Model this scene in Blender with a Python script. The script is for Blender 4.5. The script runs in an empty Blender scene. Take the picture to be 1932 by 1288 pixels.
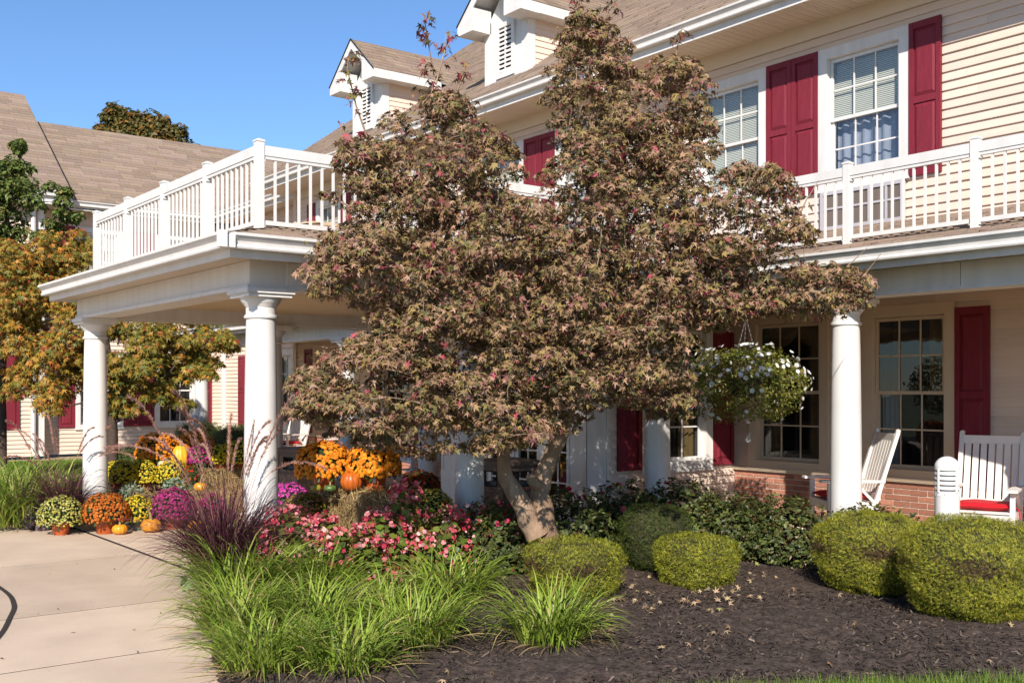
import bpy, math, random
import numpy as np
from mathutils import Vector, Matrix

rng = np.random.default_rng(7)
random.seed(7)
scene = bpy.context.scene
COL = scene.collection

# ------------------------------------------------------------------ camera
CAM_H, YAW, FOC, CX, HY = 1.75, math.radians(52.4), 2000.0, 966.0, 733.0
cam_data = bpy.data.cameras.new("camera")
cam = bpy.data.objects.new("camera", cam_data)
COL.objects.link(cam)
cam.location = (0, 0, CAM_H)
cam.rotation_euler = (math.radians(90), 0, YAW)
cam_data.sensor_width = 36
cam_data.lens = FOC / 1932 * 36
cam_data.shift_y = (HY - 644) / 1932
cam_data.clip_start = 0.05
cam_data.clip_end = 2000
scene.camera = cam

# ------------------------------------------------------------------ sky, sun, exposure
SUN = Vector((0.605, -0.565, 0.51)).normalized()
world = bpy.data.worlds.new("World")
scene.world = world
world.use_nodes = True
wn = world.node_tree
sky = wn.nodes.new("ShaderNodeTexSky")
sky.sky_type = 'NISHITA'
sky.sun_disc = False
sky.sun_elevation = math.asin(SUN.z)
sky.sun_rotation = math.atan2(SUN.x, SUN.y)
sky.altitude = 300
sky.air_density = 1.0
sky.dust_density = 0.0
sky.ozone_density = 7.0
bg = wn.nodes["Background"]
bg.inputs["Strength"].default_value = 0.116
wn.links.new(sky.outputs[0], bg.inputs["Color"])
sun_data = bpy.data.lights.new("sun", 'SUN')
sun_data.energy = 5.0
sun_data.angle = math.radians(0.5)
sun_data.color = (1.0, 0.93, 0.85)
sun = bpy.data.objects.new("sun", sun_data)
COL.objects.link(sun)
sun.rotation_euler = (-SUN).to_track_quat('-Z', 'Y').to_euler()
sun.location = (0, -5, 12)
scene.view_settings.view_transform = 'Standard'
scene.view_settings.look = 'None'
scene.view_settings.gamma = 1
scene.view_settings.use_curve_mapping = False
scene.view_settings.exposure = 0.55

# ------------------------------------------------------------------ survey helpers
SY, CY_ = math.sin(YAW), math.cos(YAW)
def plan(px, d):
    t = (px - CX) / FOC
    return d * (CY_ * t - SY), d * (CY_ + SY * t)
def height(py, d):
    return CAM_H + (HY - py) / FOC * d
def at(px, py, d):
    x, y = plan(px, d)
    return np.array((x, y, height(py, d)))
def ground(px, py):
    return plan(px, CAM_H * FOC / (py - HY))

# ------------------------------------------------------------------ materials
def lin(r, g, b):
    f = lambda c: c / 255 / 12.92 if c / 255 <= 0.04045 else ((c / 255 + 0.055) / 1.055) ** 2.4
    return (f(r), f(g), f(b))
MATS = {}
def mat(name, col=(0.5, 0.5, 0.5), rough=0.6, var=0.0, scale=6.0, bump=0.0, bscale=60.0, spec=0.3, attr=False,
        trans=0.0, rnd=0.0, metal=0.0, col2=None, detail=4, stretch=None, streak=0.0, speck=0.0):
    if name in MATS:
        return MATS[name]
    m = bpy.data.materials.new(name)
    m.use_nodes = True
    nt = m.node_tree
    N, L = nt.nodes, nt.links
    b = N["Principled BSDF"]
    b.inputs["Roughness"].default_value = rough
    b.inputs["Specular IOR Level"].default_value = spec
    b.inputs["Metallic"].default_value = metal
    geo = N.new("ShaderNodeNewGeometry")
    pos = geo.outputs["Position"]
    if stretch:
        mp = N.new("ShaderNodeMapping")
        mp.inputs["Scale"].default_value = stretch
        L.new(pos, mp.inputs["Vector"])
        pos = mp.outputs[0]
    if attr:
        a = N.new("ShaderNodeAttribute")
        a.attribute_name = "col"
        src = a.outputs["Color"]
    else:
        c = N.new("ShaderNodeRGB")
        c.outputs[0].default_value = (*col, 1)
        src = c.outputs[0]
    if col2 is not None:
        n2 = N.new("ShaderNodeTexNoise")
        n2.inputs["Scale"].default_value = scale * 0.37
        n2.inputs["Detail"].default_value = 6
        L.new(pos, n2.inputs["Vector"])
        rp = N.new("ShaderNodeValToRGB")
        rp.color_ramp.elements[0].position = 0.40
        rp.color_ramp.elements[1].position = 0.62
        L.new(n2.outputs["Fac"], rp.inputs["Fac"])
        mx = N.new("ShaderNodeMix")
        mx.data_type = 'RGBA'
        L.new(rp.outputs[0], mx.inputs["Factor"])
        L.new(src, mx.inputs["A"])
        mx.inputs["B"].default_value = (*col2, 1)
        src = mx.outputs["Result"]
    def mul(src, fac_socket, lo, hi):
        mr = N.new("ShaderNodeMapRange")
        mr.inputs["From Min"].default_value = 0.25
        mr.inputs["From Max"].default_value = 0.75
        mr.inputs["To Min"].default_value = lo
        mr.inputs["To Max"].default_value = hi
        L.new(fac_socket, mr.inputs["Value"])
        v = N.new("ShaderNodeVectorMath")
        v.operation = 'SCALE'
        L.new(src, v.inputs[0])
        L.new(mr.outputs[0], v.inputs["Scale"])
        return v.outputs[0]
    if var:
        n = N.new("ShaderNodeTexNoise")
        n.inputs["Scale"].default_value = scale
        n.inputs["Detail"].default_value = detail
        L.new(pos, n.inputs["Vector"])
        src = mul(src, n.outputs["Fac"], 1 - var, 1 + var)
    if streak:
        mp2 = N.new("ShaderNodeMapping")
        mp2.inputs["Scale"].default_value = (9, 9, 0.7)
        L.new(geo.outputs["Position"], mp2.inputs["Vector"])
        n = N.new("ShaderNodeTexNoise")
        n.inputs["Scale"].default_value = 1.0
        n.inputs["Detail"].default_value = 5
        L.new(mp2.outputs[0], n.inputs["Vector"])
        src = mul(src, n.outputs["Fac"], 1 - streak, 1 + streak * 0.4)
    if speck:
        n = N.new("ShaderNodeTexNoise")
        n.inputs["Scale"].default_value = 150
        n.inputs["Detail"].default_value = 3
        n.inputs["Roughness"].default_value = 0.8
        L.new(geo.outputs["Position"], n.inputs["Vector"])
        src = mul(src, n.outputs["Fac"], 1 - speck, 1 + speck)
    if rnd:
        oi = N.new("ShaderNodeObjectInfo")
        src = mul(src, oi.outputs["Random"], 1 - rnd, 1 + rnd)
    L.new(src, b.inputs["Base Color"])
    if bump:
        nb = N.new("ShaderNodeTexNoise")
        nb.inputs["Scale"].default_value = bscale
        nb.inputs["Detail"].default_value = 5
        L.new(pos, nb.inputs["Vector"])
        bp = N.new("ShaderNodeBump")
        bp.inputs["Strength"].default_value = bump
        bp.inputs["Distance"].default_value = 0.01
        L.new(nb.outputs["Fac"], bp.inputs["Height"])
        L.new(bp.outputs[0], b.inputs["Normal"])
    if trans:
        tr = N.new("ShaderNodeBsdfTranslucent")
        L.new(src, tr.inputs["Color"])
        ms = N.new("ShaderNodeMixShader")
        ms.inputs[0].default_value = trans
        out = N["Material Output"]
        L.new(b.outputs[0], ms.inputs[1])
        L.new(tr.outputs[0], ms.inputs[2])
        L.new(ms.outputs[0], out.inputs["Surface"])
    MATS[name] = m
    return m

def glass_mat(name, tint=(0.75, 0.8, 0.82), boost=0.05, rough=0.01):
    m = bpy.data.materials.new(name)
    m.use_nodes = True
    nt = m.node_tree
    N, L = nt.nodes, nt.links
    N.remove(N["Principled BSDF"])
    lw = N.new("ShaderNodeLayerWeight")
    lw.inputs["Blend"].default_value = 0.5
    pw = N.new("ShaderNodeMath")
    pw.operation = 'POWER'
    pw.inputs[1].default_value = 4.0
    L.new(lw.outputs["Facing"], pw.inputs[0])
    ad = N.new("ShaderNodeMath")
    ad.operation = 'ADD'
    ad.inputs[1].default_value = boost
    ad.use_clamp = True
    L.new(pw.outputs[0], ad.inputs[0])
    tr = N.new("ShaderNodeBsdfTransparent")
    tr.inputs[0].default_value = (*tint, 1)
    gl = N.new("ShaderNodeBsdfGlossy")
    gl.inputs["Roughness"].default_value = rough
    geo = N.new("ShaderNodeNewGeometry")
    nz = N.new("ShaderNodeTexNoise")
    nz.inputs["Scale"].default_value = 1.6
    L.new(geo.outputs["Position"], nz.inputs["Vector"])
    bp = N.new("ShaderNodeBump")
    bp.inputs["Strength"].default_value = 0.05
    bp.inputs["Distance"].default_value = 0.05
    L.new(nz.outputs["Fac"], bp.inputs["Height"])
    L.new(bp.outputs[0], gl.inputs["Normal"])
    ms = N.new("ShaderNodeMixShader")
    L.new(ad.outputs[0], ms.inputs[0])
    L.new(tr.outputs[0], ms.inputs[1])
    L.new(gl.outputs[0], ms.inputs[2])
    L.new(ms.outputs[0], N["Material Output"].inputs["Surface"])
    MATS[name] = m
    return m

WHITE = mat("white_vinyl", (0.655, 0.63, 0.595), 0.45, 0.05, 4, 0.05, 25, 0.35, streak=0.11)
WHITE_WEATHERED = mat("white_painted_wood", (0.70, 0.66, 0.60), 0.6, 0.07, 5, 0.05, 40, 0.3, streak=0.10)
FRIEZE = mat("frieze_board_paint", (0.66, 0.63, 0.58), 0.6, 0.05, 2.5, 0.06, 90, 0.3, streak=0.10)
SIDING = mat("cream_vinyl_siding", (0.66, 0.525, 0.425), 0.5, 0.05, 2, 0.05, 120, 0.3, rnd=0.035, stretch=(1, 1, 6))
SOFFIT = mat("cream_soffit", (0.64, 0.53, 0.41), 0.5, 0.03, 3, rnd=0.02)
SHUTTER = mat("burgundy_shutter", (0.180, 0.020, 0.032), 0.5, 0.14, 40, 0.3, 120, 0.22, stretch=(1, 1, 0.12))
SHINGLE = mat("brown_shingle", (0.2, 0.14, 0.1), 0.9, 0.16, 30, 0.5, 200, 0.2, attr=True)
BRICK = mat("red_brick", (0.37, 0.165, 0.11), 0.85, 0.18, 25, 0.5, 120, 0.2, rnd=0.22)
MORTAR = mat("pale_mortar", (0.62, 0.53, 0.42), 0.9, 0.10, 30, 0.4, 150)
BRONZE = mat("brown_metal", (0.10, 0.072, 0.06), 0.5, 0.06, 20)
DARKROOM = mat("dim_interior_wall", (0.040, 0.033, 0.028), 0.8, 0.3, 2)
CURTAIN = mat("gold_drape", (0.16, 0.10, 0.035), 0.8, 0.2, 12)
SHEER = mat("sheer_curtain", (0.52, 0.54, 0.60), 0.8, 0.1, 12, trans=0.4)
BLIND = mat("cream_blind_slats", (0.70, 0.66, 0.50), 0.5)
GREYMETAL = mat("grey_painted_metal", (0.42, 0.40, 0.42), 0.45, 0.05, 12)
TANWOOD = mat("tan_wood", (0.36, 0.22, 0.10), 0.6, 0.15, 14)
DARK = mat("dark_gap", (0.02, 0.018, 0.017), 0.9)
CONCRETE = mat("tan_concrete", (0.60, 0.465, 0.34), 0.85, 0.09, 2.2, 0.35, 220, 0.2, rnd=0.09, detail=9, col2=(0.54, 0.415, 0.30), speck=0.22)
AGG = mat("exposed_aggregate", (0.40, 0.29, 0.18), 0.9, 0.25, 90, 0.6, 260, 0.2)
JOINT = mat("dark_joint", (0.035, 0.027, 0.022), 0.95, 0.3, 40)
PORCHSLAB = mat("warm_bounce_concrete", (0.52, 0.385, 0.25), 0.9, 0.12, 5, 0.3, 150)  # tan raised so the floor bounces warm light under the porch
MULCH = mat("dark_mulch", (0.052, 0.038, 0.031), 0.95, 0.5, 28, 1.0, 60, 0.15, col2=(0.085, 0.062, 0.048))
CHIP = mat("mulch_chips", rough=0.9, attr=True, spec=0.1)
LAWNSOIL = mat("lawn_soil", (0.075, 0.105, 0.02), 0.95, 0.3, 12, 0.6, 60, 0.1)
GROUNDM = mat("distant_ground", (0.13, 0.14, 0.07), 0.95, 0.3, 0.6)
BARK = mat("tan_grey_bark", (0.25, 0.160, 0.100), 0.9, 0.35, 16, 1.0, 45, 0.15, col2=(0.31, 0.22, 0.15), stretch=(1, 1, 0.35))
DARKBARK = mat("dark_bark", (0.075, 0.052, 0.040), 0.9, 0.3, 20, 0.8, 50, 0.1)
LEAF = mat("leaf_blades", rough=0.5, attr=True, trans=0.28, var=0.15, scale=60, spec=0.28)
MAPLELEAF = mat("maple_leaf_blades", rough=0.55, attr=True, trans=0.14, var=0.2, scale=40, spec=0.22)
LEAFW = mat("waxy_leaves", rough=0.45, attr=True, trans=0.18, var=0.12, scale=60, spec=0.28)
PETAL = mat("petals", rough=0.6, attr=True, trans=0.30, var=0.08, scale=90, spec=0.2)
STRAW = mat("straw", rough=0.75, attr=True, trans=0.1, var=0.2, scale=90, spec=0.2)
TERRA = mat("orange_plastic_pot", (0.40, 0.085, 0.022), 0.4, 0.12, 14, 0.05, 60, 0.4)
GREENPOT = mat("green_plastic_pot", (0.035, 0.13, 0.07), 0.4, 0.08, 14)
GREYGREENPOT = mat("grey_green_pot", (0.10, 0.14, 0.095), 0.5, 0.1, 14)
PUMPKIN = mat("pumpkin_skin", rough=0.38, attr=True, var=0.12, scale=18, bump=0.12, bscale=40, spec=0.45)
STEMW = mat("dry_stem", (0.30, 0.22, 0.10), 0.8, 0.2, 30)
RED = mat("red_cushion", (0.52, 0.012, 0.022), 0.7, 0.06, 20, 0.1, 200)
STONE = mat("pebble_aggregate_panel", (0.22, 0.155, 0.11), 0.8, 0.5, 60, 1.0, 70, 0.2, col2=(0.12, 0.085, 0.07))
STEEL = mat("galvanised_chain", (0.30, 0.29, 0.28), 0.4, metal=0.7)
GLASS = glass_mat("window_glass", (0.72, 0.76, 0.78), 0.07)
GLASS_SKY = glass_mat("window_glass_high", (0.84, 0.88, 0.92), 0.14)

# ------------------------------------------------------------------ mesh helpers
def arr_mesh(name, V, T, col=None, smooth=False, mats=()):
    V = np.ascontiguousarray(V, dtype=np.float32)
    T = np.ascontiguousarray(T, dtype=np.int32)
    k = T.shape[1]
    me = bpy.data.meshes.new(name)
    me.vertices.add(len(V))
    me.vertices.foreach_set("co", V.ravel())
    me.loops.add(T.size)
    me.loops.foreach_set("vertex_index", T.ravel())
    me.polygons.add(len(T))
    me.polygons.foreach_set("loop_start", np.arange(0, T.size, k, dtype=np.int32))
    me.update(calc_edges=True)
    if col is not None:
        at_ = me.color_attributes.new("col", 'FLOAT_COLOR', 'POINT')
        c4 = np.ones((len(V), 4), dtype=np.float32)
        c4[:, :3] = col
        at_.data.foreach_set("color", c4.ravel())
    if smooth:
        me.polygons.foreach_set("use_smooth", np.ones(len(T), dtype=bool))
    for m in mats:
        me.materials.append(m)
    me.validate()
    return me

def put(name, me, parent=None, loc=(0, 0, 0), rotz=0.0, scale=None, kind=None, rot=None):
    o = bpy.data.objects.new(name, me)
    COL.objects.link(o)
    o.location = loc
    o.rotation_euler = rot if rot is not None else (0, 0, rotz)
    if scale is not None:
        o.scale = scale
    if parent is not None:
        o.parent = parent
    if kind:
        o["kind"] = kind
    return o

def tag(o, label, cat, group=None):
    o["label"] = label
    o["category"] = cat
    if group:
        o["group"] = group
    return o

def thing(name, label, cat, loc=(0, 0, 0), rotz=0.0, group=None):
    o = put(name, None, None, loc, rotz)
    return tag(o, label, cat, group)

class MB:
    """collects faces; .obj links them as one mesh object"""
    def __init__(s):
        s.v, s.f, s.c = [], [], []
    def add(s, vs, fs, c=None):
        n = len(s.v)
        s.v += [tuple(p) for p in vs]
        s.f += [tuple(i + n for i in f) for f in fs]
        s.c += [c or (1, 1, 1)] * len(vs)
        return s
    def box(s, x0, x1, y0, y1, z0, z1, c=None):
        return s.add([(x0, y0, z0), (x1, y0, z0), (x1, y1, z0), (x0, y1, z0), (x0, y0, z1), (x1, y0, z1), (x1, y1, z1), (x0, y1, z1)],
                     [(0, 3, 2, 1), (4, 5, 6, 7), (0, 1, 5, 4), (1, 2, 6, 5), (2, 3, 7, 6), (3, 0, 4, 7)], c)
    def bar(s, a, b, w, h, up=(0, 0, 1), c=None):
        a, b = Vector(a), Vector(b)
        d = (b - a).normalized()
        r = d.cross(Vector(up))
        if r.length < 1e-4:
            r = d.cross(Vector((1, 0, 0)))
        r.normalize()
        u = r.cross(d)
        vs = [p + r * (i * w / 2) + u * (j * h / 2) for p in (a, b) for i, j in ((-1, -1), (1, -1), (1, 1), (-1, 1))]
        return s.add(vs, [(3, 2, 1, 0), (4, 5, 6, 7), (0, 1, 5, 4), (1, 2, 6, 5), (2, 3, 7, 6), (3, 0, 4, 7)], c)
    def tube(s, pts, rad, n=8, c=None, cap=True):
        pts = [Vector(p) for p in pts]
        if not hasattr(rad, '__len__'):
            rad = [rad] * len(pts)
        vs, fs = [], []
        ref = None
        for i, p in enumerate(pts):
            d = (pts[min(i + 1, len(pts) - 1)] - pts[max(i - 1, 0)]).normalized()
            if ref is None:
                ref = Vector((1, 0, 0)) if abs(d.x) < 0.8 else Vector((0, 1, 0))
            r = (ref - d * ref.dot(d)).normalized()
            ref = r
            u = d.cross(r)
            for k in range(n):
                a = 2 * math.pi * k / n
                vs.append(p + (r * math.cos(a) + u * math.sin(a)) * rad[i])
        for i in range(len(pts) - 1):
            for k in range(n):
                k2 = (k + 1) % n
                fs.append((i * n + k, i * n + k2, (i + 1) * n + k2, (i + 1) * n + k))
        if cap:
            fs.append(tuple(range(n - 1, -1, -1)))
            fs.append(tuple((len(pts) - 1) * n + k for k in range(n)))
        return s.add(vs, fs, c)
    def lathe(s, prof, n=32, o=(0, 0, 0), c=None, ripple=None):
        vs, fs = [], []
        for i, (r, z) in enumerate(prof):
            for k in range(n):
                a = 2 * math.pi * k / n
                rr = r * (ripple(a, i) if ripple else 1)
                vs.append((o[0] + rr * math.cos(a), o[1] + rr * math.sin(a), o[2] + z))
        for i in range(len(prof) - 1):
            for k in range(n):
                k2 = (k + 1) % n
                fs.append((i * n + k, i * n + k2, (i + 1) * n + k2, (i + 1) * n + k))
        fs.append(tuple(range(n - 1, -1, -1)))
        fs.append(tuple((len(prof) - 1) * n + k for k in range(n)))
        return s.add(vs, fs, c)
    def prism(s, prof, axis, a0, a1, c=None):
        """profile in the plane across 'axis' ('x': (y,z), 'y': (x,z)), extruded from a0 to a1"""
        n = len(prof)
        mk = (lambda a, p: (a, p[0], p[1])) if axis == 'x' else (lambda a, p: (p[0], a, p[1])) if axis == 'y' else (lambda a, p: (p[0], p[1], a))
        vs = [mk(a0, p) for p in prof] + [mk(a1, p) for p in prof]
        fs = [(i, (i + 1) % n, n + (i + 1) % n, n + i) for i in range(n)] + [tuple(range(n - 1, -1, -1)), tuple(range(n, 2 * n))]
        return s.add(vs, fs, c)
    def mesh(s, name, m, smooth=False, color=False):
        me = bpy.data.meshes.new(name)
        me.from_pydata(s.v, [], s.f)
        import bmesh
        bm = bmesh.new()
        bm.from_mesh(me)
        bmesh.ops.recalc_face_normals(bm, faces=bm.faces)
        bm.to_mesh(me)
        bm.free()
        me.materials.append(m)
        if color:
            a = me.color_attributes.new("col", 'FLOAT_COLOR', 'POINT')
            a.data.foreach_set("color", np.array([(*c, 1) for c in s.c], dtype=np.float32).ravel())
        if smooth:
            me.polygons.foreach_set("use_smooth", np.ones(len(me.polygons), dtype=bool))
            me.set_sharp_from_angle(angle=math.radians(38))
        return me
    def obj(s, name, m, parent=None, smooth=False, color=False, kind=None, loc=(0, 0, 0), rotz=0.0):
        return put(name, s.mesh(name, m, smooth, color), parent, loc, rotz, kind=kind)

def copy_tree(o, parent=None):
    c = o.copy()
    COL.objects.link(c)
    c.parent = parent
    for ch in list(o.children):
        copy_tree(ch, c)
    return c

# ------------------------------------------------------------------ scattered foliage
def unit(a):
    return a / np.maximum(np.linalg.norm(a, axis=-1, keepdims=True), 1e-9)
def frames(nrm, tip=None):
    n = unit(nrm)
    t = rng.normal(size=n.shape) if tip is None else tip
    b = unit(t - n * np.sum(t * n, axis=1, keepdims=True))
    r = np.cross(b, n)
    return r, b, n
def scatter(name, tmpl, pos, nrm, size, col, m, parent=None, tip=None, smooth=False, tint=None, kind=None, jit=0.0):
    TV, TT = tmpl
    r, b, n = frames(nrm, tip)
    size = np.broadcast_to(np.asarray(size, dtype=float), (len(pos),))
    V = pos[:, None, :] + size[:, None, None] * (TV[None, :, 0:1] * r[:, None] + TV[None, :, 1:2] * b[:, None] + TV[None, :, 2:3] * n[:, None])
    if jit:
        V = V + rng.normal(0, 1, V.shape) * (jit * size)[:, None, None]
    k = len(TV)
    T = (TT[None] + (np.arange(len(pos)) * k)[:, None, None]).reshape(-1, 3)
    C = np.repeat(np.asarray(col)[:, None, :], k, axis=1)
    if tint is not None:
        C = C * tint[None]
    return put(name, arr_mesh(name, V.reshape(-1, 3), T, C.reshape(-1, 3), smooth, (m,)), parent, kind=kind)

def fan(rim, center=(0, 0, 0), closed=False):
    V = np.array([center] + list(rim), dtype=float)
    n = len(rim)
    T = [(0, i + 1, i + 2) for i in range(n - 1)]
    if closed:
        T.append((0, n, 1))
    return V, np.array(T)
def maple_template():
    rim = []
    for a, r in ((-152, .16), (-100, .64), (-76, .27), (-48, .94), (-23, .32), (0, 1.08), (23, .32), (48, .94), (76, .27), (100, .64), (152, .16)):
        a = math.radians(a)
        rim.append((r * math.sin(a), r * math.cos(a), -0.28 * r * r))
    V, T = fan(rim, (0, 0.06, 0.03))
    return V - np.array((0, .25, 0)), T
MAPLE = maple_template()
OVAL = (np.array([(0, 0, 0), (.26, .35, .06), (.22, .7, .02), (0, 1, -.08), (-.22, .7, .02), (-.26, .35, .06), (0, .5, -.03)], dtype=float),
        np.array([(0, 1, 6), (1, 2, 6), (2, 3, 6), (3, 4, 6), (4, 5, 6), (5, 0, 6)]))
LANCE = (np.array([(0, 0, 0), (.15, .45, .03), (0, 1, -.04), (-.15, .45, .03)], dtype=float), np.array([(0, 1, 2), (0, 2, 3)]))
SPRIG = (np.array([(-.05, 0, 0), (.05, 0, 0), (0, 1, .0), (0, .15, 0), (.12, .25, .05), (.42, .75, .1), (0, .3, 0), (-.12, .25, .05), (-.45, .7, .08)], dtype=float),
         np.array([(0, 1, 2), (3, 4, 5), (6, 8, 7)]))
def flower_template(n, depth, r0=.45, notch=.75, tilt=.35):
    V = [(0, 0, depth)]
    for i in range(2 * n):
        a = math.pi * i / n
        r = 1.0 if i % 2 == 0 else notch
        V.append((r * math.cos(a) * .5, r * math.sin(a) * .5, tilt * (r - .6) * .5))
    T = [(0, 1 + i, 1 + (i + 1) % (2 * n)) for i in range(2 * n)]
    return np.array(V), np.array(T)
MUM = flower_template(7, .24, notch=.72, tilt=-.3)
PETUNIA = flower_template(5, -.22, notch=.82, tilt=.25)
DAISY = flower_template(6, .05, notch=.45, tilt=.1)
def palette(n, cols, w, jitter=.18):
    cols = np.array(cols)
    i = rng.choice(len(cols), size=n, p=np.array(w) / sum(w))
    c = cols[i] * (1 + rng.uniform(-jitter, jitter, (n, 1)))
    return np.clip(c * (1 + rng.uniform(-.06, .06, (n, 3))), 0, 1)

def blades(name, base, az, el0, el1, length, width, col, m, parent=None, seg=5, twist=0.3, tipcol=None):
    """arching grass blades as one mesh"""
    n = len(base)
    s = np.linspace(0, 1, seg + 1)
    el = el0[:, None] + (el1 - el0)[:, None] * (s[None] ** 1.2)
    step = (length / seg)[:, None]
    dx = np.cos(el) * step
    dz = np.sin(el) * step
    rx = np.concatenate([np.zeros((n, 1)), np.cumsum(dx[:, :-1], 1)], 1)
    rz = np.concatenate([np.zeros((n, 1)), np.cumsum(dz[:, :-1], 1)], 1)
    h = np.stack([np.cos(az), np.sin(az), np.zeros(n)], 1)
    P = base[:, None] + rx[..., None] * h[:, None] + rz[..., None] * np.array((0, 0, 1.0))
    tw = rng.normal(0, twist, n)
    side = np.stack([-np.sin(az + tw), np.cos(az + tw), rng.normal(0, .25, n)], 1)
    wprof = np.array([.55, 1, 1, .85, .6, .06]) if seg == 5 else np.linspace(1, .06, seg + 1)
    w = width[:, None] * wprof[None] * .5
    A = P - side[:, None] * w[..., None]
    B = P + side[:, None] * w[..., None]
    V = np.stack([A, B], 2).reshape(n, -1, 3)
    k = 2 * (seg + 1)
    T = []
    for i in range(seg):
        T += [(2 * i, 2 * i + 1, 2 * i + 3), (2 * i, 2 * i + 3, 2 * i + 2)]
    T = (np.array(T)[None] + (np.arange(n) * k)[:, None, None]).reshape(-1, 3)
    C = np.repeat(col[:, None], k, 1)
    if tipcol is not None:
        f = np.repeat(s ** 2, 2)[None, :, None]
        C = C * (1 - f) + np.asarray(tipcol)[None, None] * f
    return put(name, arr_mesh(name, V.reshape(-1, 3), T, C.reshape(-1, 3), False, (m,)), parent)

def dome(n, rx, ry, rz, zmin=-0.2, p=2.0):
    u = unit(rng.normal(size=(n * 14 + 80, 3)))
    u = u[u[:, 2] > zmin][:n]
    k = 1 / (np.sum(np.abs(u) ** p, 1) ** (1 / p))
    P = u * k[:, None] * np.array((rx, ry, rz))
    N = unit(np.sign(P) * np.abs(P / np.array((rx, ry, rz))) ** (p - 1) / np.array((rx, ry, rz)))
    return P, N
# =================================================================== ground and paving
g = MB()
g.add([(-400, -400, -0.06), (400, -400, -0.06), (400, 400, -0.06), (-400, 400, -0.06)], [(0, 1, 2, 3)])
put("ground", g.mesh("ground", GROUNDM), kind="structure")

walk = MB().box(-24, 4, -14, 3.76, -0.055, -0.0035).obj("walkway", JOINT, kind="structure")
slab_me = MB().box(0, 1, 0, 1, -0.012, 0).mesh("slab", CONCRETE)
for xs, ys in (((-19.5, -16.2, -13.75, -11.3, -8.72, -7.08, -4.6, -2.1, 0.4, 2.9), (-9.0, -6.4, -3.8, -1.2, 1.3, 3.76)),):
    for i in range(len(xs) - 1):
        for j in range(len(ys) - 1):
            gx, gy = (0.014, 0.004)
            put("slab", slab_me, walk, (xs[i] + gx, ys[j] + gy, random.uniform(-.001, .0)), scale=(xs[i + 1] - xs[i] - 2 * gx, ys[j + 1] - ys[j] - 2 * gy, 1))
# joint of the round drop-off lane
arc = [(-16, 1.2), (-14, 1.75), (-12, 2.06), (-10.1, 2.12), (-9.3, 2.05), (-8.75, 1.9), (-8.2, 1.72), (-7.7, 1.5), (-7.0, 1.1), (-6.2, .4), (-5.4, -.6)]
def smooth_path(pts, k=8):
    out = []
    for i in range(len(pts) - 1):
        p0, p1, p2, p3 = (np.array(pts[max(0, min(len(pts) - 1, j))], float) for j in (i - 1, i, i + 1, i + 2))
        for q in range(k):
            t = q / k
            out.append(tuple(.5 * (2 * p1 + (p2 - p0) * t + (2 * p0 - 5 * p1 + 4 * p2 - p3) * t * t + (3 * p1 - p0 - 3 * p2 + p3) * t ** 3)))
    return out + [tuple(pts[-1])]
arc = smooth_path(arc)
a = MB()
for i in range(len(arc) - 1):
    (x0, y0), (x1, y1) = arc[i], arc[i + 1]
    w = .020
    a.add([(x0, y0 - w, .004), (x1, y1 - w, .004), (x1, y1 + w, .004), (x0, y0 + w, .004)], [(0, 1, 2, 3)])
a.obj("lane_joint", JOINT, walk)

pf = MB().box(-14.3, -8.5, 3.80, 8.45, -0.055, -0.0035).obj("portico_pavement", JOINT, kind="structure")
pxs, pys = (-14.3, -12.6, -11.05, -9.75, -8.5), (3.80, 5.35, 6.9, 8.45)
for i in range(4):
    for j in range(3):
        put("slab", slab_me, pf, (pxs[i] + .006, pys[j] + .006, random.uniform(-.002, 0)), scale=(pxs[i + 1] - pxs[i] - .012, pys[j + 1] - pys[j] - .012, 1))
MB().box(-11.0, -9.9, 4.3, 5.2, .0, .004).obj("aggregate_strip", AGG, pf)

ps = MB().box(-24.2, -2.0, 8.5, 11.6, -0.05, 0.12)
ps.obj("porch_floor", PORCHSLAB, kind="structure")

def inside(poly, x, y):
    r = np.zeros(np.shape(x), bool)
    n = len(poly)
    for i in range(n):
        (x0, y0), (x1, y1) = poly[i], poly[(i + 1) % n]
        c = ((y0 > y) != (y1 > y)) & (x < (x1 - x0) * (y - y0) / (y1 - y0 + 1e-12) + x0)
        r ^= c
    return r
def edge_dist(poly, x, y):
    d = np.full(np.shape(x), 1e9)
    n = len(poly)
    for i in range(n):
        (x0, y0), (x1, y1) = poly[i], poly[(i + 1) % n]
        dx, dy = x1 - x0, y1 - y0
        t = np.clip(((x - x0) * dx + (y - y0) * dy) / (dx * dx + dy * dy), 0, 1)
        d = np.minimum(d, np.hypot(x - x0 - t * dx, y - y0 - t * dy))
    return d
def terrain(name, poly, cell, base, rise, amp, m):
    P = np.array(poly)
    xs = np.arange(P[:, 0].min(), P[:, 0].max() + cell, cell)
    ys = np.arange(P[:, 1].min(), P[:, 1].max() + cell, cell)
    X, Y = np.meshgrid(xs, ys, indexing='ij')
    ed = edge_dist(poly, X, Y)
    ins = inside(poly, X, Y)
    Z = base + np.where(ins, rise * np.clip(ed / .35, 0, 1) ** .6, -.05)
    Z = Z + amp * rng.normal(size=Z.shape) * np.clip(ed / .1, .2, 1) + .012 * np.sin(X * 3.1 + 1) * np.sin(Y * 2.7)
    idx = np.arange(X.size).reshape(X.shape)
    Xc, Yc = X[:-1, :-1] + cell / 2, Y[:-1, :-1] + cell / 2
    ok = inside(poly, Xc, Yc) | (edge_dist(poly, Xc, Yc) < cell)
    q = np.stack([idx[:-1, :-1], idx[1:, :-1], idx[1:, 1:], idx[:-1, 1:]], -1)[ok]
    o = put(name, arr_mesh(name, np.stack([X, Y, Z], -1).reshape(-1, 3), q, None, True, (m,)), kind="structure")
    return o
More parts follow.
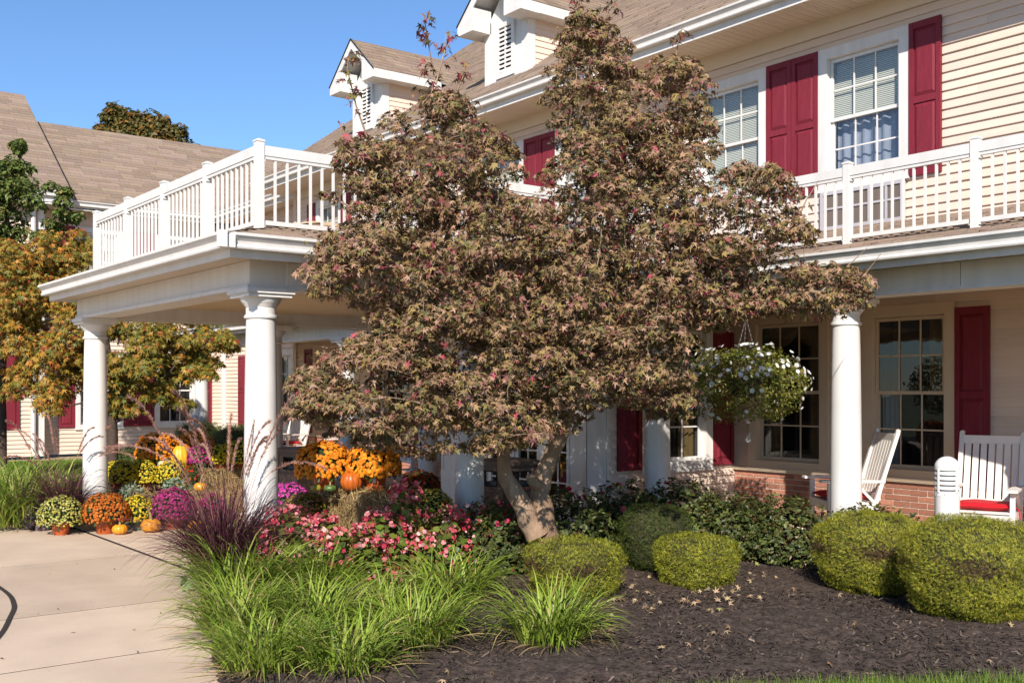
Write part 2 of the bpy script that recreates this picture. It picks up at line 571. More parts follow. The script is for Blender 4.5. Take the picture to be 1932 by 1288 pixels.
BED = [(-9.4, 3.98), (-9.3, 3.6), (-8.5, 3.3), (-7.7, 3.05), (-6.55, 2.62), (-5.9, 2.42), (-5.25, 2.45), (-4.84, 3.1), (-4.58, 3.66), (-4.19, 4.5),
       (-3.72, 5.34), (-3.15, 6.28), (-2.5, 7.2), (-2.0, 8.5), (-8.52, 8.5), (-8.55, 3.98)]
terrain("mulch_bed", BED, .035, .012, .045, .007, MULCH)
LAWN = [(-5.2, 2.4), (-4.84, 3.1), (-4.58, 3.66), (-4.19, 4.5), (-3.72, 5.34), (-3.15, 6.28), (-2.5, 7.2), (-2.0, 8.5), (3, 8.5), (3, 2.4)]
terrain("lawn", LAWN, .12, .0, .03, .006, LAWNSOIL)
BED2 = [(-14.45, 3.9), (-14.4, 6.5), (-17.5, 6.9), (-22, 6), (-22, 3.2), (-17.5, 3.0), (-15.6, 3.35)]
terrain("mulch_bed_beside_portico", BED2, .06, .012, .045, .01, MULCH)
LAWN2 = [(-27.3, -3.5), (-27.3, 11.3), (-14.5, 8.3), (-14.45, 6.5), (-17.5, 6.9), (-22, 6), (-22, 3.2), (-17.5, 3.05), (-19, -3.5)]
terrain("lawn_by_wing", LAWN2, .3, .0, .03, .01, LAWNSOIL)
MB().box(-28.2, -27.3, -4, 11.6, -.05, .03).obj("gravel_strip", AGG, kind="structure")

# =================================================================== building parts
EXPO = 0.102
board_me = MB().prism([(-.026, 0), (-.026, .010), (-.003, EXPO), (.0, EXPO), (0, 0)], 'x', 0, 1).mesh("siding_board", SIDING)
def holes_cut(a0, a1, cuts):
    segs = [(a0, a1)]
    for c0, c1 in sorted(cuts):
        out = []
        for s0, s1 in segs:
            if c1 <= s0 or c0 >= s1:
                out.append((s0, s1))
            else:
                if c0 - s0 > .03: out.append((s0, c0))
                if s1 - c1 > .03: out.append((c1, s1))
        segs = out
    return segs
def on_wall(axis, plane, a, z, out=0.0):
    """location of wall coordinate a, height z, offset outwards"""
    return (a, plane - out, z) if axis == 'y' else (plane + out, a, z)
def wall(parent, axis, plane, a0, a1, z0, z1, openings=(), split=True, name="wall", thick=.1):
    rotz = 0 if axis == 'y' else math.pi / 2
    bk = MB()
    br = sorted({a0, a1, *[o[0] for o in openings], *[o[1] for o in openings]})
    br = [b for b in br if a0 <= b <= a1]
    for i in range(len(br) - 1):
        mid = (br[i] + br[i + 1]) / 2
        for s0, s1 in holes_cut(z0, z1, [(o[2], o[3]) for o in openings if o[0] < mid < o[1]]):
            if axis == 'y': bk.box(br[i], br[i + 1], plane + .001, plane + thick, s0, s1)
            else: bk.box(plane - thick, plane - .001, br[i], br[i + 1], s0, s1)
    w = bk.obj(name, SIDING, parent)
    jn = MB()
    rows = int(round((z1 - z0) / EXPO))
    e = (z1 - z0) / rows
    for r in range(rows):
        z = z0 + r * e
        zc = z + e / 2
        for s0, s1 in holes_cut(a0, a1, [(o[0], o[1]) for o in openings if o[2] < zc < o[3]]):
            if split:
                cuts_ = [s0, s1]
                if s1 - s0 > 2.2:
                    cuts_.insert(1, s0 + (s1 - s0) * random.uniform(.25, .8))
                for c0, c1 in zip(cuts_[:-1], cuts_[1:]):
                    put("siding_board", board_me, w, on_wall(axis, plane, c0 + .0012, z, random.uniform(-.0012, .0012)), rotz, (c1 - c0 - .0024, 1, e / EXPO))
            else:
                pr = [(-.026, z), (-.026, z + .010), (-.003, z + e), (0, z + e), (0, z)]
                if axis == 'y': jn.prism([(plane + y, zz) for y, zz in pr], 'x', s0, s1)
                else: jn.prism([(plane - y, zz) for y, zz in pr], 'y', s0, s1)
    if not split:
        jn.obj("siding", SIDING, w, kind="stuff")
    return w

pane_me = MB().add([(0, 0, 0), (1, 0, 0), (1, 0, 1), (0, 0, 1)], [(0, 1, 2, 3)]).mesh("pane", GLASS)
pane_hi = MB().add([(0, 0, 0), (1, 0, 0), (1, 0, 1), (0, 0, 1)], [(0, 1, 2, 3)]).mesh("pane", GLASS_SKY)
def drape(x0, x1, z0, z1, y, waves, amp=.025, gather=0.0):
    b = MB()
    n = waves * 6
    vs, fs = [], []
    for j in range(5):
        t = j / 4
        for i in range(n + 1):
            s = i / n
            x = x0 + (x1 - x0) * (s * (1 - gather * math.sin(math.pi * t) * .6))
            vs.append((x, y + amp * math.sin(s * waves * 2 * math.pi), z0 + (z1 - z0) * (1 - t)))
    for j in range(4):
        for i in range(n):
            k = j * (n + 1) + i
            fs.append((k, k + 1, k + n + 2, k + n + 1))
    return b.add(vs, fs)
def window(parent, axis, plane, a0, a1, z0, z1, cols=3, rows=2, style="dark", cw=.125, hi=False, simple=False, mat_trim=WHITE):
    """double-hung window, outer casing a0..a1 x z0..z1"""
    rotz = 0 if axis == 'y' else math.pi / 2
    w = put("window", None, parent, on_wall(axis, plane, a0, z0), rotz)
    W, H = a1 - a0, z1 - z0
    c = MB()
    p = -.05
    cm = .012
    c.add([(0, p, 0), (W, p, 0), (W, p, H), (0, p, H), (cw, p, cw * .75), (W - cw, p, cw * .75), (W - cw, p, H - cw), (cw, p, H - cw),
           (0, .0, 0), (W, 0, 0), (W, 0, H), (0, 0, H), (cw + cm, .06, cw * .75 + cm), (W - cw - cm, .06, cw * .75 + cm), (W - cw - cm, .06, H - cw - cm), (cw + cm, .06, H - cw - cm)],
          [(0, 1, 5, 4), (1, 2, 6, 5), (2, 3, 7, 6), (3, 0, 4, 7), (0, 1, 9, 8), (1, 2, 10, 9), (2, 3, 11, 10), (3, 0, 8, 11),
           (4, 5, 13, 12), (5, 6, 14, 13), (6, 7, 15, 14), (7, 4, 12, 15)])
    c.box(-.012, W + .012, -.062, -.0, -.035, .0)
    c.obj("casing", mat_trim, w)
    x0, x1 = cw + cm, W - cw - cm
    b0, b1 = cw * .75 + cm, H - cw - cm
    mid = (b0 + b1) / 2
    sf = .038
    for nm, s0, s1, y in (("upper_sash", mid - .02, b1, .008), ("lower_sash", b0, mid + .02, .036)):
        f = MB()
        f.box(x0, x0 + sf, y, y + .026, s0, s1).box(x1 - sf, x1, y, y + .026, s0, s1)
        f.box(x0 + sf, x1 - sf, y, y + .026, s0, s0 + sf).box(x0 + sf, x1 - sf, y, y + .026, s1 - sf, s1)
        gx0, gx1, gz0, gz1 = x0 + sf, x1 - sf, s0 + sf, s1 - sf
        mt = .009
        for i in range(1, cols):
            xx = gx0 + (gx1 - gx0) * i / cols
            f.box(xx - mt, xx + mt, y + .004, y + .012, gz0, gz1)
        for j in range(1, rows):
            zz = gz0 + (gz1 - gz0) * j / rows
            f.box(gx0, gx1, y + .0045, y + .0115, zz - mt, zz + mt)
        f.obj(nm, mat_trim, w)
        if simple:
            put("pane", pane_hi if hi else pane_me, w, (gx0, y + .015, gz0), scale=(gx1 - gx0, 1, gz1 - gz0))
        else:
            for i in range(cols):
                for j in range(rows):
                    put("pane", pane_hi if hi else pane_me, w, (gx0 + (gx1 - gx0) * i / cols, y + .015 + random.uniform(-.0005, .0005), gz0 + (gz1 - gz0) * j / rows),
                        scale=((gx1 - gx0) / cols, 1, (gz1 - gz0) / rows))
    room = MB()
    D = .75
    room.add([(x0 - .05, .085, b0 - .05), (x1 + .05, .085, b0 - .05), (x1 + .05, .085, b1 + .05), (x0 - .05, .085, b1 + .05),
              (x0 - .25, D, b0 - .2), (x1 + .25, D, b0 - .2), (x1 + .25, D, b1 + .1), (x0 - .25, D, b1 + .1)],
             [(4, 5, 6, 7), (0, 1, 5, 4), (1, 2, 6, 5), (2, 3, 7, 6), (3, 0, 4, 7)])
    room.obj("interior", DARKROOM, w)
    if style in ("blind_half", "blind_full"):
        zb = b0 + .02 if style == "blind_full" else mid + .03
        bl = MB()
        n = int((b1 - zb) / .022)
        for i in range(n):
            z = zb + (i + .5) * (b1 - zb) / n
            bl.add([(x0, .070, z - .0095), (x1, .070, z - .0095), (x1, .078, z + .0105), (x0, .078, z + .0105)], [(0, 1, 2, 3)])
        bl.obj("blind", BLIND, w)
        if style == "blind_half":
            s = drape(x0, x1, b0, mid + .05, .16, 7, .015)
            s.obj("sheer_curtain", SHEER, w)
    elif style == "drapes":
        drape(x0, x0 + W * .22, b0 - .02, b1, .17, 3, gather=.35).obj("drape", CURTAIN, w)
        drape(x1 - W * .22, x1, b0 - .02, b1, .17, 3).obj("drape", CURTAIN, w)
        sw = MB()
        n = 18
        vs, fs = [], []
        for j in range(5):
            for i in range(n + 1):
                s = i / n
                drop = .12 + .16 * abs(math.sin(s * math.pi * 2)) ** .7
                vs.append((x0 + (x1 - x0) * s, .145 + .02 * math.sin(j * 1.6 + s * 4), b1 - drop * j / 4))
        for j in range(4):
            for i in range(n):
                k = j * (n + 1) + i
                fs.append((k, k + 1, k + n + 2, k + n + 1))
        sw.add(vs, fs).obj("swag", CURTAIN, w)
    elif style == "sheer":
        drape(x0, x0 + W * .18, b0, mid, .16, 3, .02).obj("sheer_curtain", SHEER, w)
        drape(x1 - W * .25, x1, mid, b1, .17, 3).obj("drape", CURTAIN, w)
    return w
def opening(a0, a1, z0, z1, cw=.125):
    return (a0 + cw - .01, a1 - cw + .01, z0 + cw * .7, z1 - cw + .01)

def shutter_mesh(w, h):
    s = MB()
    st, rl = .058, .075
    s.box(0, w, -.016, -.001, 0, h)
    s.box(0, st, -.036, -.016, 0, h).box(w - st, w, -.036, -.016, 0, h)
    hm = h * .47
    for z0, z1 in ((0, rl), (hm, hm + rl), (h - rl, h)):
        s.box(st, w - st, -.034, -.016, z0, z1)
    return s.mesh("shutter", SHUTTER), [(st, w - st, rl, hm), (st, w - st, hm + rl, h - rl)]
SHUT = {}
def shutter(parent, axis, plane, a0, z0, w, h):
    key = (round(w, 3), round(h, 3))
    if key not in SHUT:
        me, ps_ = shutter_mesh(w, h)
        pm = []
        for x0, x1, q0, q1 in ps_:
            e, k = .008, .035
            x0, x1, q0, q1 = x0 + e, x1 - e, q0 + e, q1 - e
            b = MB()
            b.add([(x0, -.017, q0), (x1, -.017, q0), (x1, -.017, q1), (x0, -.017, q1), (x0 + k, -.032, q0 + k), (x1 - k, -.032, q0 + k), (x1 - k, -.032, q1 - k), (x0 + k, -.032, q1 - k)],
                  [(4, 5, 6, 7), (0, 1, 5, 4), (1, 2, 6, 5), (2, 3, 7, 6), (3, 0, 4, 7)])
            pm.append(b.mesh("panel", SHUTTER))
        SHUT[key] = (me, pm)
    me, pm = SHUT[key]
    o = put("shutter", me, parent, on_wall(axis, plane, a0, z0, .026), 0 if axis == 'y' else math.pi / 2)
    for q in pm:
        put("panel", q, o)
    return o

def roof_plane(name, parent, org, u, s, length, slope_len, ulo=None, uhi=None, expo=.14, tab=.32, base=(0.265, 0.195, 0.145), deck_mat=None):
    """laid shingle tabs on a plane: u along the eave, s up the slope"""
    org, u, s = np.array(org, float), unit(np.array(u, float)), unit(np.array(s, float))
    n = np.cross(u, s)
    if n[2] < 0: n = -n
    V, T, C = [], [], []
    rows = int(math.ceil(slope_len / expo))
    for r in range(rows):
        s0, s1 = r * expo, min((r + 1) * expo + .01, slope_len)
        lo = ulo(s0) if ulo else 0
        hi = uhi(s0) if uhi else length
        x = lo - random.uniform(0, tab)
        while x < hi:
            wd = tab * random.choice((.7, 1, 1, 1.25))
            x0, x1 = max(x, lo), min(x + wd - .004, hi)
            x += wd
            if x1 - x0 < .01: continue
            lift = .012 + random.choice((0, 0, .006))
            c = np.array(base) * (1 + random.uniform(-.16, .16)) * np.array((1, 1 + random.uniform(-.03, .03), 1 + random.uniform(-.05, .05)))
            k = len(V)
            for uu, ss, nn in ((x0, s0, 0), (x1, s0, 0), (x0, s0, lift), (x1, s0, lift), (x1, s1, .002), (x0, s1, .002)):
                V.append(org + u * uu + s * ss + n * nn)
                C.append(c)
            T += [(k, k + 1, k + 3, k + 2), (k + 2, k + 3, k + 4, k + 5)]
    deck = MB()
    q = [org + u * (ulo(0) if ulo else 0), org + u * (uhi(0) if uhi else length), org + u * (uhi(slope_len) if uhi else length) + s * slope_len, org + u * (ulo(slope_len) if ulo else 0) + s * slope_len]
    o = put(name, arr_mesh(name, np.array(V), np.array(T), np.array(C), False, (SHINGLE,)), parent, kind="stuff")
    deck.add([p - n * .004 for p in q] + [p - n * .05 for p in q], [(0, 1, 2, 3), (4, 5, 6, 7), (0, 1, 5, 4), (1, 2, 6, 5), (2, 3, 7, 6), (3, 0, 4, 7)])
    deck.obj("roof_deck", deck_mat or DARK, parent)
    return o

GUT = [(0, 0), (-.088, 0), (-.094, .014), (-.090, .028), (-.080, .034), (-.086, .062), (-.108, .084), (-.112, .098), (-.130, .102), (-.132, .126), (-.120, .128), (-.112, .11), (-.02, .10), (-.01, .128), (0, .128)]
def gutter(parent, axis, plane, a0, a1, z, sign=-1):
    """sign -1: water side towards -axis"""
    g_ = MB()
    if axis == 'y': g_.prism([(plane + y * (-sign), z + zz) for y, zz in GUT], 'x', a0, a1)
    else: g_.prism([(plane + y * (-sign), z + zz) for y, zz in GUT], 'y', a0, a1)
    return g_.obj("gutter", WHITE, parent)
def soffit(parent, axis, p0, p1, a0, a1, z, split=False, pitch=.10, m=SOFFIT):
    """grooved panels between planes p0..p1"""
    n = max(1, int(round((a1 - a0) / pitch)))
    e = (a1 - a0) / n
    prof = [(0, 0), (.30 * e, .0), (.36 * e, .010), (.44 * e, .010), (.50 * e, 0), (.93 * e, 0), (.95 * e, .012), (.985 * e, .012), (e, .0), (e, .02), (0, .02)]
    if split:
        b = MB()
        if axis == 'y': b.prism([(x, zz) for x, zz in prof], 'y', p0, p1)
        me = b.mesh("soffit_panel", m)
        root = MB().box(a0, a1, p0, p1, z + .021, z + .03).obj("soffit", m, parent)
        for i in range(n):
            put("soffit_panel", me, root, (a0 + i * e, 0, z))
        return root
    b = MB()
    for i in range(n):
        if axis == 'y': b.prism([(a0 + i * e + x, z + zz) for x, zz in prof], 'y', p0, p1)
        else: b.prism([(a0 + i * e + x, z + zz) for x, zz in prof], 'x', p0, p1)
    if axis != 'y':
        b.v = [(x, y, zz) for (x, y, zz) in b.v]
    return b.obj("soffit", m, parent)

# ------------------------------------------------------------------ main building
YW = 10.9
XL, XR = -22.2, -2.0
bld = thing("main_building", "cream sided two storey building with burgundy shutters and dormers behind the maple", "building", (0, 0, 0))
NEAR = -10.6
up_win = [(-9.98, -8.76, "blind_full"), (-7.97, -6.75, "blind_half"), (-12.97, -11.75, "blind_full"), (-14.99, -13.77, "blind_full"),
          (-18.2, -17.0, "blind_full"), (-21.2, -20.05, "blind_full"), (-4.0, -2.78, "blind_full")]
UZ0, UZ1 = 4.16, 5.86
LZ0, LZ1 = 0.74, 2.70
up_open = [opening(w[0], w[1], UZ0, UZ1) for w in up_win]
wall(bld, 'y', YW, NEAR, XR, 3.5, 6.04, [o for o in up_open if o[0] > NEAR], True)
wall(bld, 'y', YW, XL, NEAR, 3.5, 6.04, [o for o in up_open if o[0] < NEAR], False)
MB().box(XL, XR, YW - .035, YW + .1, 6.045, 6.26).obj("frieze_board", SOFFIT, bld)
for a0, a1, st in up_win:
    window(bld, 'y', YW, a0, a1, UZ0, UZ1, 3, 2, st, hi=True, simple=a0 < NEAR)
SH_H = 1.72
for a in (-8.755, -8.36, -6.745, -13.765, -13.37, -15.39, -11.745, -16.99, -18.6, -21.6, -20.04):
    shutter(bld, 'y', YW, a, UZ0 - .02, .388, SH_H)
# through-wall unit below the upper window
pt = put("wall_air_unit", None, bld, (-7.92, YW - .03, 3.66))
uw, uh = 1.12, .46
b = MB()
b.box(0, uw, -.05, 0, 0, .04).box(0, uw, -.05, 0, uh - .04, uh).box(0, .04, -.05, 0, .04, uh - .04).box(uw - .04, uw, -.05, 0, .04, uh - .04)
for i in range(1, 5):
    b.box(uw * i / 5 - .014, uw * i / 5 + .014, -.048, 0, .04, uh - .04)
b.box(.04, uw - .04, -.046, 0, uh * .55 - .012, uh * .55 + .012)
b.obj("grille_frame", GREYMETAL, pt)
lv = MB()
for i in range(70):
    x = .045 + (uw - .09) * i / 69
    lv.box(x - .003, x + .003, -.035, -.006, .04, uh - .04)
lv.obj("louvre", mat("taupe_louvre", (.20, .165, .14), .5), pt, kind="stuff")
MB().box(.04, uw - .04, -.006, .0, .04, uh - .04).obj("back_panel", BRONZE, pt)
MB().box(-.03, uw + .03, -.06, .0, -.06, -.002).obj("wooden_sill", TANWOOD, pt)

# lower wall under the porch, right of the entrance
low_win = [(-9.06, -7.83, "drapes"), (-7.35, -6.20, "sheer"), (-4.6, -3.45, "drapes")]
low_open = [opening(w[0], w[1], LZ0, LZ1) for w in low_win]
wall(bld, 'y', YW, -9.33, XR, .74, 2.8, low_open, True)
TRIMTAN_SHADE = mat("tan_trim_porch_shade", (0.58, 0.46, 0.33), 0.5, 0.04, 4)  # darker tan than the upper trim: porch shade put into its colour
for a0, a1, st in low_win:
    window(bld, 'y', YW, a0, a1, LZ0, LZ1, 3, 2, st, mat_trim=TRIMTAN_SHADE)
for a in (-6.195, -5.0):
    shutter(bld, 'y', YW, a, LZ0 + .03, .388, 1.86)
# brick base
base = MB().box(-9.33, XR, YW - .006, YW + .1, .12, .69).obj("brick_base", MORTAR, bld)
brick_me = MB().box(.0, .201, -.009, .04, 0, .0555).mesh("brick", BRICK)
for r in range(8):
    x = -9.31 - (.107 if r % 2 else 0)
    while x < -3.2:
        x0 = max(x, -9.325)
        if x + .203 - x0 > .04:
            put("brick", brick_me, base, (x0, YW - .006 + random.uniform(-.003, .002), .135 + r * .0692), scale=((x + .203 - x0) / .203, 1, 1))
        x += .2135
MB().box(-9.325, XR, YW - .055, YW + .05, .692, .735).obj("brick_ledge", TRIMTAN_SHADE, bld)
# lower wall left of the entrance
lowl = [(-21.35, -20.15, "dark"), (-18.4, -17.2, "dark"), (-15.9, -14.7, "dark")]
wall(bld, 'y', YW, XL, -12.37, .74, 2.8, [opening(w[0], w[1], LZ0, LZ1) for w in lowl], False)
for a0, a1, st in lowl:
    window(bld, 'y', YW, a0, a1, LZ0, LZ1, 3, 2, st, simple=True, mat_trim=TRIMTAN_SHADE)
for a in (-21.75, -20.14, -18.8, -17.19, -16.3, -14.69):
    shutter(bld, 'y', YW, a, LZ0 + .03, .388, 1.86)
base2 = MB().box(XL, -12.37, YW - .006, YW + .1, .12, .69).obj("brick_base", MORTAR, bld)
bj = MB()
for r in range(8):
    x = XL - (.107 if r % 2 else 0)
    while x < -12.6:
        bj.box(max(x, XL), x + .203, YW - .022, YW + .03, .135 + r * .0692, .193 + r * .0692)
        x += .2135
bj.obj("bricks", BRICK, base2, kind="stuff")
MB().box(XL, -12.37, YW - .055, YW + .05, .692, .735).obj("brick_ledge", TRIMTAN_SHADE, bld)
MB().box(XL - .1, XL + .03, YW - .05, YW + .1, .12, 6.26).obj("corner_board", SOFFIT, bld)

# entrance vestibule
XV, YV = -9.33, 8.3
vw = (9.16, 10.43, .74, 2.62)
wall(bld, 'x', XV, 8.64, YW - .02, .0, 2.8, [opening(*vw)], True)
window(bld, 'x', XV, *vw, 3, 2, "drapes", mat_trim=WHITE)
shutter(bld, 'x', XV, 8.75, .76, .39, 1.86)
shutter(bld, 'x', XV, 10.44, .76, .39, 1.86)
for x0 in (-12.37, -9.67):
    p = MB().box(x0, x0 + .34, YV, YV + .34, 0, 2.8)
    po = p.obj("pilaster", WHITE, bld)
    q = MB()
    q.box(x0 - .02, x0 + .36, YV - .02, YV + .36, 0, .62)
    q.box(x0 - .018, x0 + .025, YV - .014, YV - .001, .62, 2.7).box(x0 + .315, x0 + .358, YV - .014, YV - .001, .62, 2.7)
    q.box(x0 + .341, x0 + .354, YV - .014, YV + .04, .62, 2.7).box(x0 + .341, x0 + .354, YV + .30, YV + .358, .62, 2.7)
    q.obj("pilaster_trim", WHITE, po)
wall(bld, 'y', YV + .06, -12.03, -9.67, 2.32, 2.8, (), False)
dx0, dx1 = -12.03, -9.67
door_frame = MB()
door_frame.box(dx0, dx1, YV + .06, YV + .14, 2.22, 2.32)
for i in range(5):
    xx = dx0 + (dx1 - dx0) * i / 4
    door_frame.box(max(dx0, xx - .035), min(dx1, xx + .035), YV + .06, YV + .14, 0, 2.22)
door_frame.obj("door_frame", WHITE, bld)
for i in range(4):
    a0 = dx0 + (dx1 - dx0) * i / 4 + .035
    a1 = dx0 + (dx1 - dx0) * (i + 1) / 4 - .035
    dr = put("entrance_door", None, bld, (a0, YV + .075, 0))
    w = a1 - a0
    f = MB()
    f.box(0, .07, 0, .04, .01, 2.2).box(w - .07, w, 0, .04, .01, 2.2).box(.07, w - .07, 0, .04, .01, .22).box(.07, w - .07, 0, .04, 2.1, 2.2)
    f.box(w / 2 - .01, w / 2 + .01, .008, .02, .22, 2.1)
    for j in range(1, 5):
        z = .22 + 1.88 * j / 5
        f.box(.07, w - .07, .0085, .0195, z - .01, z + .01)
    f.obj("stile_frame", WHITE, dr)
    for c_ in range(2):
        for j in range(5):
            put("pane", pane_hi, dr, (.07 + (w - .14) * c_ / 2, .024, .22 + 1.88 * j / 5), scale=((w - .14) / 2, 1, 1.88 / 5))
    if i in (1, 2):
        MB().bar((.03 if i == 2 else w - .03, -.03, .95), (.03 if i == 2 else w - .03, -.03, 1.25), .02, .02).obj("handle", BRONZE, dr)
MB().add([(dx0, YV + .2, .0), (dx1, YV + .2, 0), (dx1, 10.8, 0), (dx0, 10.8, 0), (dx0, YV + .2, 2.3), (dx1, YV + .2, 2.3), (dx1, 10.8, 2.3), (dx0, 10.8, 2.3)],
         [(0, 1, 2, 3), (4, 5, 6, 7), (1, 2, 6, 5), (2, 3, 7, 6), (3, 0, 4, 7)]).obj("lobby_interior", mat("lobby_wall", (.10, .07, .045), .8, .2, 1.5), bld)
wall(bld, 'x', -12.37 - .001, YV + .34, YW, 0, 2.8, (), False) if False else MB().box(-12.37, -12.27, YV + .34, YW, 0, 2.8).obj("vestibule_side", SIDING, bld)

# eave of the upper storey
YF, ZS = 10.15, 6.24
soffit(bld, 'y', YF, YW, -11.0, XR, ZS, True, .12)
soffit(bld, 'y', YF, YW, XL - .6, -11.0, ZS, False, .12)
MB().box(XL - .6, XR, YF - .022, YF - .002, ZS - .03, ZS + .2).obj("fascia", WHITE, bld)
gutter(bld, 'y', YF - .023, XL - .6, XR, ZS + .07)
PITCH = .72
sl = math.hypot(1, PITCH)
roof_plane("roof_shingles", bld, (XL - .6, YF - .05, ZS + .21), (1, 0, 0), (0, 1, PITCH), XR - XL + .6, 8.2 * sl)
rk = MB()
for i in range(1):
    rk.add([(XL - .62, YF - .05, ZS + .02), (XL - .58, YF - .05, ZS + .02), (XL - .58, YF + 8.1, ZS + .02 + 8.15 * PITCH), (XL - .62, YF + 8.1, ZS + .02 + 8.15 * PITCH),
            (XL - .62, YF - .05, ZS + .2), (XL - .58, YF - .05, ZS + .2), (XL - .58, YF + 8.1, ZS + .2 + 8.15 * PITCH), (XL - .62, YF + 8.1, ZS + .2 + 8.15 * PITCH)],
           [(0, 3, 2, 1), (4, 5, 6, 7), (0, 1, 5, 4), (1, 2, 6, 5), (2, 3, 7, 6), (3, 0, 4, 7)])
rk.obj("rake_board", DARK, bld)
MB().add([(XL, YW, 3.4), (XL, 18, 3.4), (XL, 18, 12.0), (XL, YW, 6.7), (XL + .1, YW, 3.4), (XL + .1, 18, 3.4), (XL + .1, 18, 12.0), (XL + .1, YW, 6.7)],
         [(0, 1, 2, 3), (4, 5, 6, 7), (0, 1, 5, 4), (1, 2, 6, 5), (2, 3, 7, 6), (3, 0, 4, 7)]).obj("gable_wall", SIDING, bld)
MB().box(XL, XR, 17.9, 18.2, 0, 11.8).obj("rear_wall", SIDING, bld)
# downspout at the eave
MB().tube([(-11.2, YF - .08, ZS + .08), (-11.2, YF - .08, ZS - .12), (-11.2, YW - .09, ZS - .55), (-11.2, YW - .09, 3.7)], .045, 8).obj("downspout", WHITE, bld, smooth=True)

# dormers
def dormer(xc):
    d = put("dormer", None, bld, (xc, 0, 0))
    hw, yf, zb, ze, zp, ov = .575, 10.8, 6.88, 7.90, 8.72, .37
    hr = .88
    f = MB()
    f.add([(-hw, yf, zb), (hw, yf, zb), (hw, yf, ze), (0, yf, zp - .15), (-hw, yf, ze), (-hw, yf + .05, zb), (hw, yf + .05, zb), (hw, yf + .05, ze), (0, yf + .05, zp - .15), (-hw, yf + .05, ze)],
          [(0, 1, 2, 3, 4), (5, 6, 7, 8, 9)] + [(i, (i + 1) % 5, 5 + (i + 1) % 5, 5 + i) for i in range(5)])
    f.obj("front_wall", WHITE, d)
    t = MB()
    for s in (-1, 1):
        x0, x1 = sorted((s * hw * 1.01, s * (hw - .14)))
        t.box(x0, x1, yf - .022, yf - .001, zb, ze + .1)
    t.box(-hw + .14, hw - .14, yf - .02, yf - .001, zb, zb + .09)
    t.obj("corner_trim", WHITE, d)
    for s in (-1, 1):
        ck = MB()
        n = 10
        e = (ze - zb) / n
        for i in range(n):
            z = zb + i * e
            yend = yf + (z + e - (ZS + .21 + (yf - YF) * PITCH)) / PITCH + .15
            pr = [(s * (hw - .002), z), (s * (hw + .018), z), (s * (hw + .018), z + .012), (s * (hw + .004), z + e), (s * (hw - .002), z + e)]
            if yend > yf + .16:
                ck.prism(pr, 'y', yf + .14, yend)
        ck.obj("cheek_siding", SIDING, d)
        MB().box(*sorted((s * (hw + .0), s * (hw + .022))), yf - .02, yf + .14, zb, ze).obj("corner_board", WHITE, d)
        # roof side
        L_ = 3.3
        slp = math.hypot(hr, zp - ze - .05)
        roof_plane("dormer_shingles", d, (s * hr, yf - ov, ze + .08), (0, 1, 0), (-s * hr, 0, zp - ze - .05), L_, slp, tab=.3, deck_mat=WHITE)
        e_ = MB()
        e_.box(*sorted((s * hr, s * (hr - .025))), yf - ov + .002, yf + L_ - 2.1, ze - .086, ze + .075)
        e_.box(*sorted((s * (hw + .02), s * (hr - .025))), yf + .003, yf + 1.2, ze - .080, ze - .066)
        e_.obj("eave_fascia", WHITE, d)
        r_ = MB()
        y0 = yf - ov
        def P(x, z): return (s * x, z)
        quad = [P(hr, ze + .075), P(0, zp + .02), P(0, zp - .16), P(hr, ze - .09)]
        r_.prism(quad, 'y', y0 - .02, y0)
        # boxed return at the foot of the rake
        r_.add([(s * (hr + .004), y0 - .024, ze - .094), (s * (hw - .14), y0 - .024, ze - .094), (s * (hw - .14), y0 - .024, ze + .30), (s * (hr + .004), y0 - .024, ze + .05),
                (s * (hr + .004), yf - .003, ze - .094), (s * (hw - .14), yf - .003, ze - .094), (s * (hw - .14), yf - .003, ze + .30), (s * (hr + .004), yf - .003, ze + .05)],
               [(0, 1, 2, 3), (4, 5, 6, 7), (0, 1, 5, 4), (1, 2, 6, 5), (2, 3, 7, 6), (3, 0, 4, 7)])
        r_.obj("rake_trim", WHITE, d)
        dk = MB()
        dk.prism([P(hr + .02, ze + .078), P(0, zp + .045), P(0, zp + .022), P(hr + .02, ze + .055)], 'y', y0 - .04, y0 - .02)
        dk.obj("drip_edge", DARK, d)
    # soffit under the rake is the closed wedge between rake and wall
    v = put("louvre_vent", None, d, (0, yf - .001, zb + .1))
    w, h = .50, .92
    fr = MB()
    k = .075
    fr.box(-w / 2, -w / 2 + k, -.045, 0, 0, h).box(w / 2 - k, w / 2, -.045, 0, 0, h).box(-w / 2 + k, w / 2 - k, -.045, 0, 0, k * 1.2).box(-w / 2 + k, w / 2 - k, -.045, 0, h - k, h)
    fr.box(-.006, .006, -.04, -.004, k * 1.2, h - k)
    fr.obj("vent_frame", WHITE, v)
    MB().box(-w / 2 + k, w / 2 - k, -.004, 0, k, h - k).obj("vent_back", DARK, v)
    n = 10
    sm = MB().add([(-w / 2 + k, -.038, 0), (w / 2 - k, -.038, 0), (w / 2 - k, -.010, .05), (-w / 2 + k, -.010, .05), (-w / 2 + k, -.034, -.006), (w / 2 - k, -.034, -.006)],
                  [(0, 1, 2, 3), (0, 1, 5, 4)]).mesh("slat", WHITE)
    for i in range(n):
        put("slat", sm, v, (0, 0, k * 1.2 + .012 + i * (h - 2.2 * k) / n))
    return d
dormer(-14.17)
dormer(-18.81)

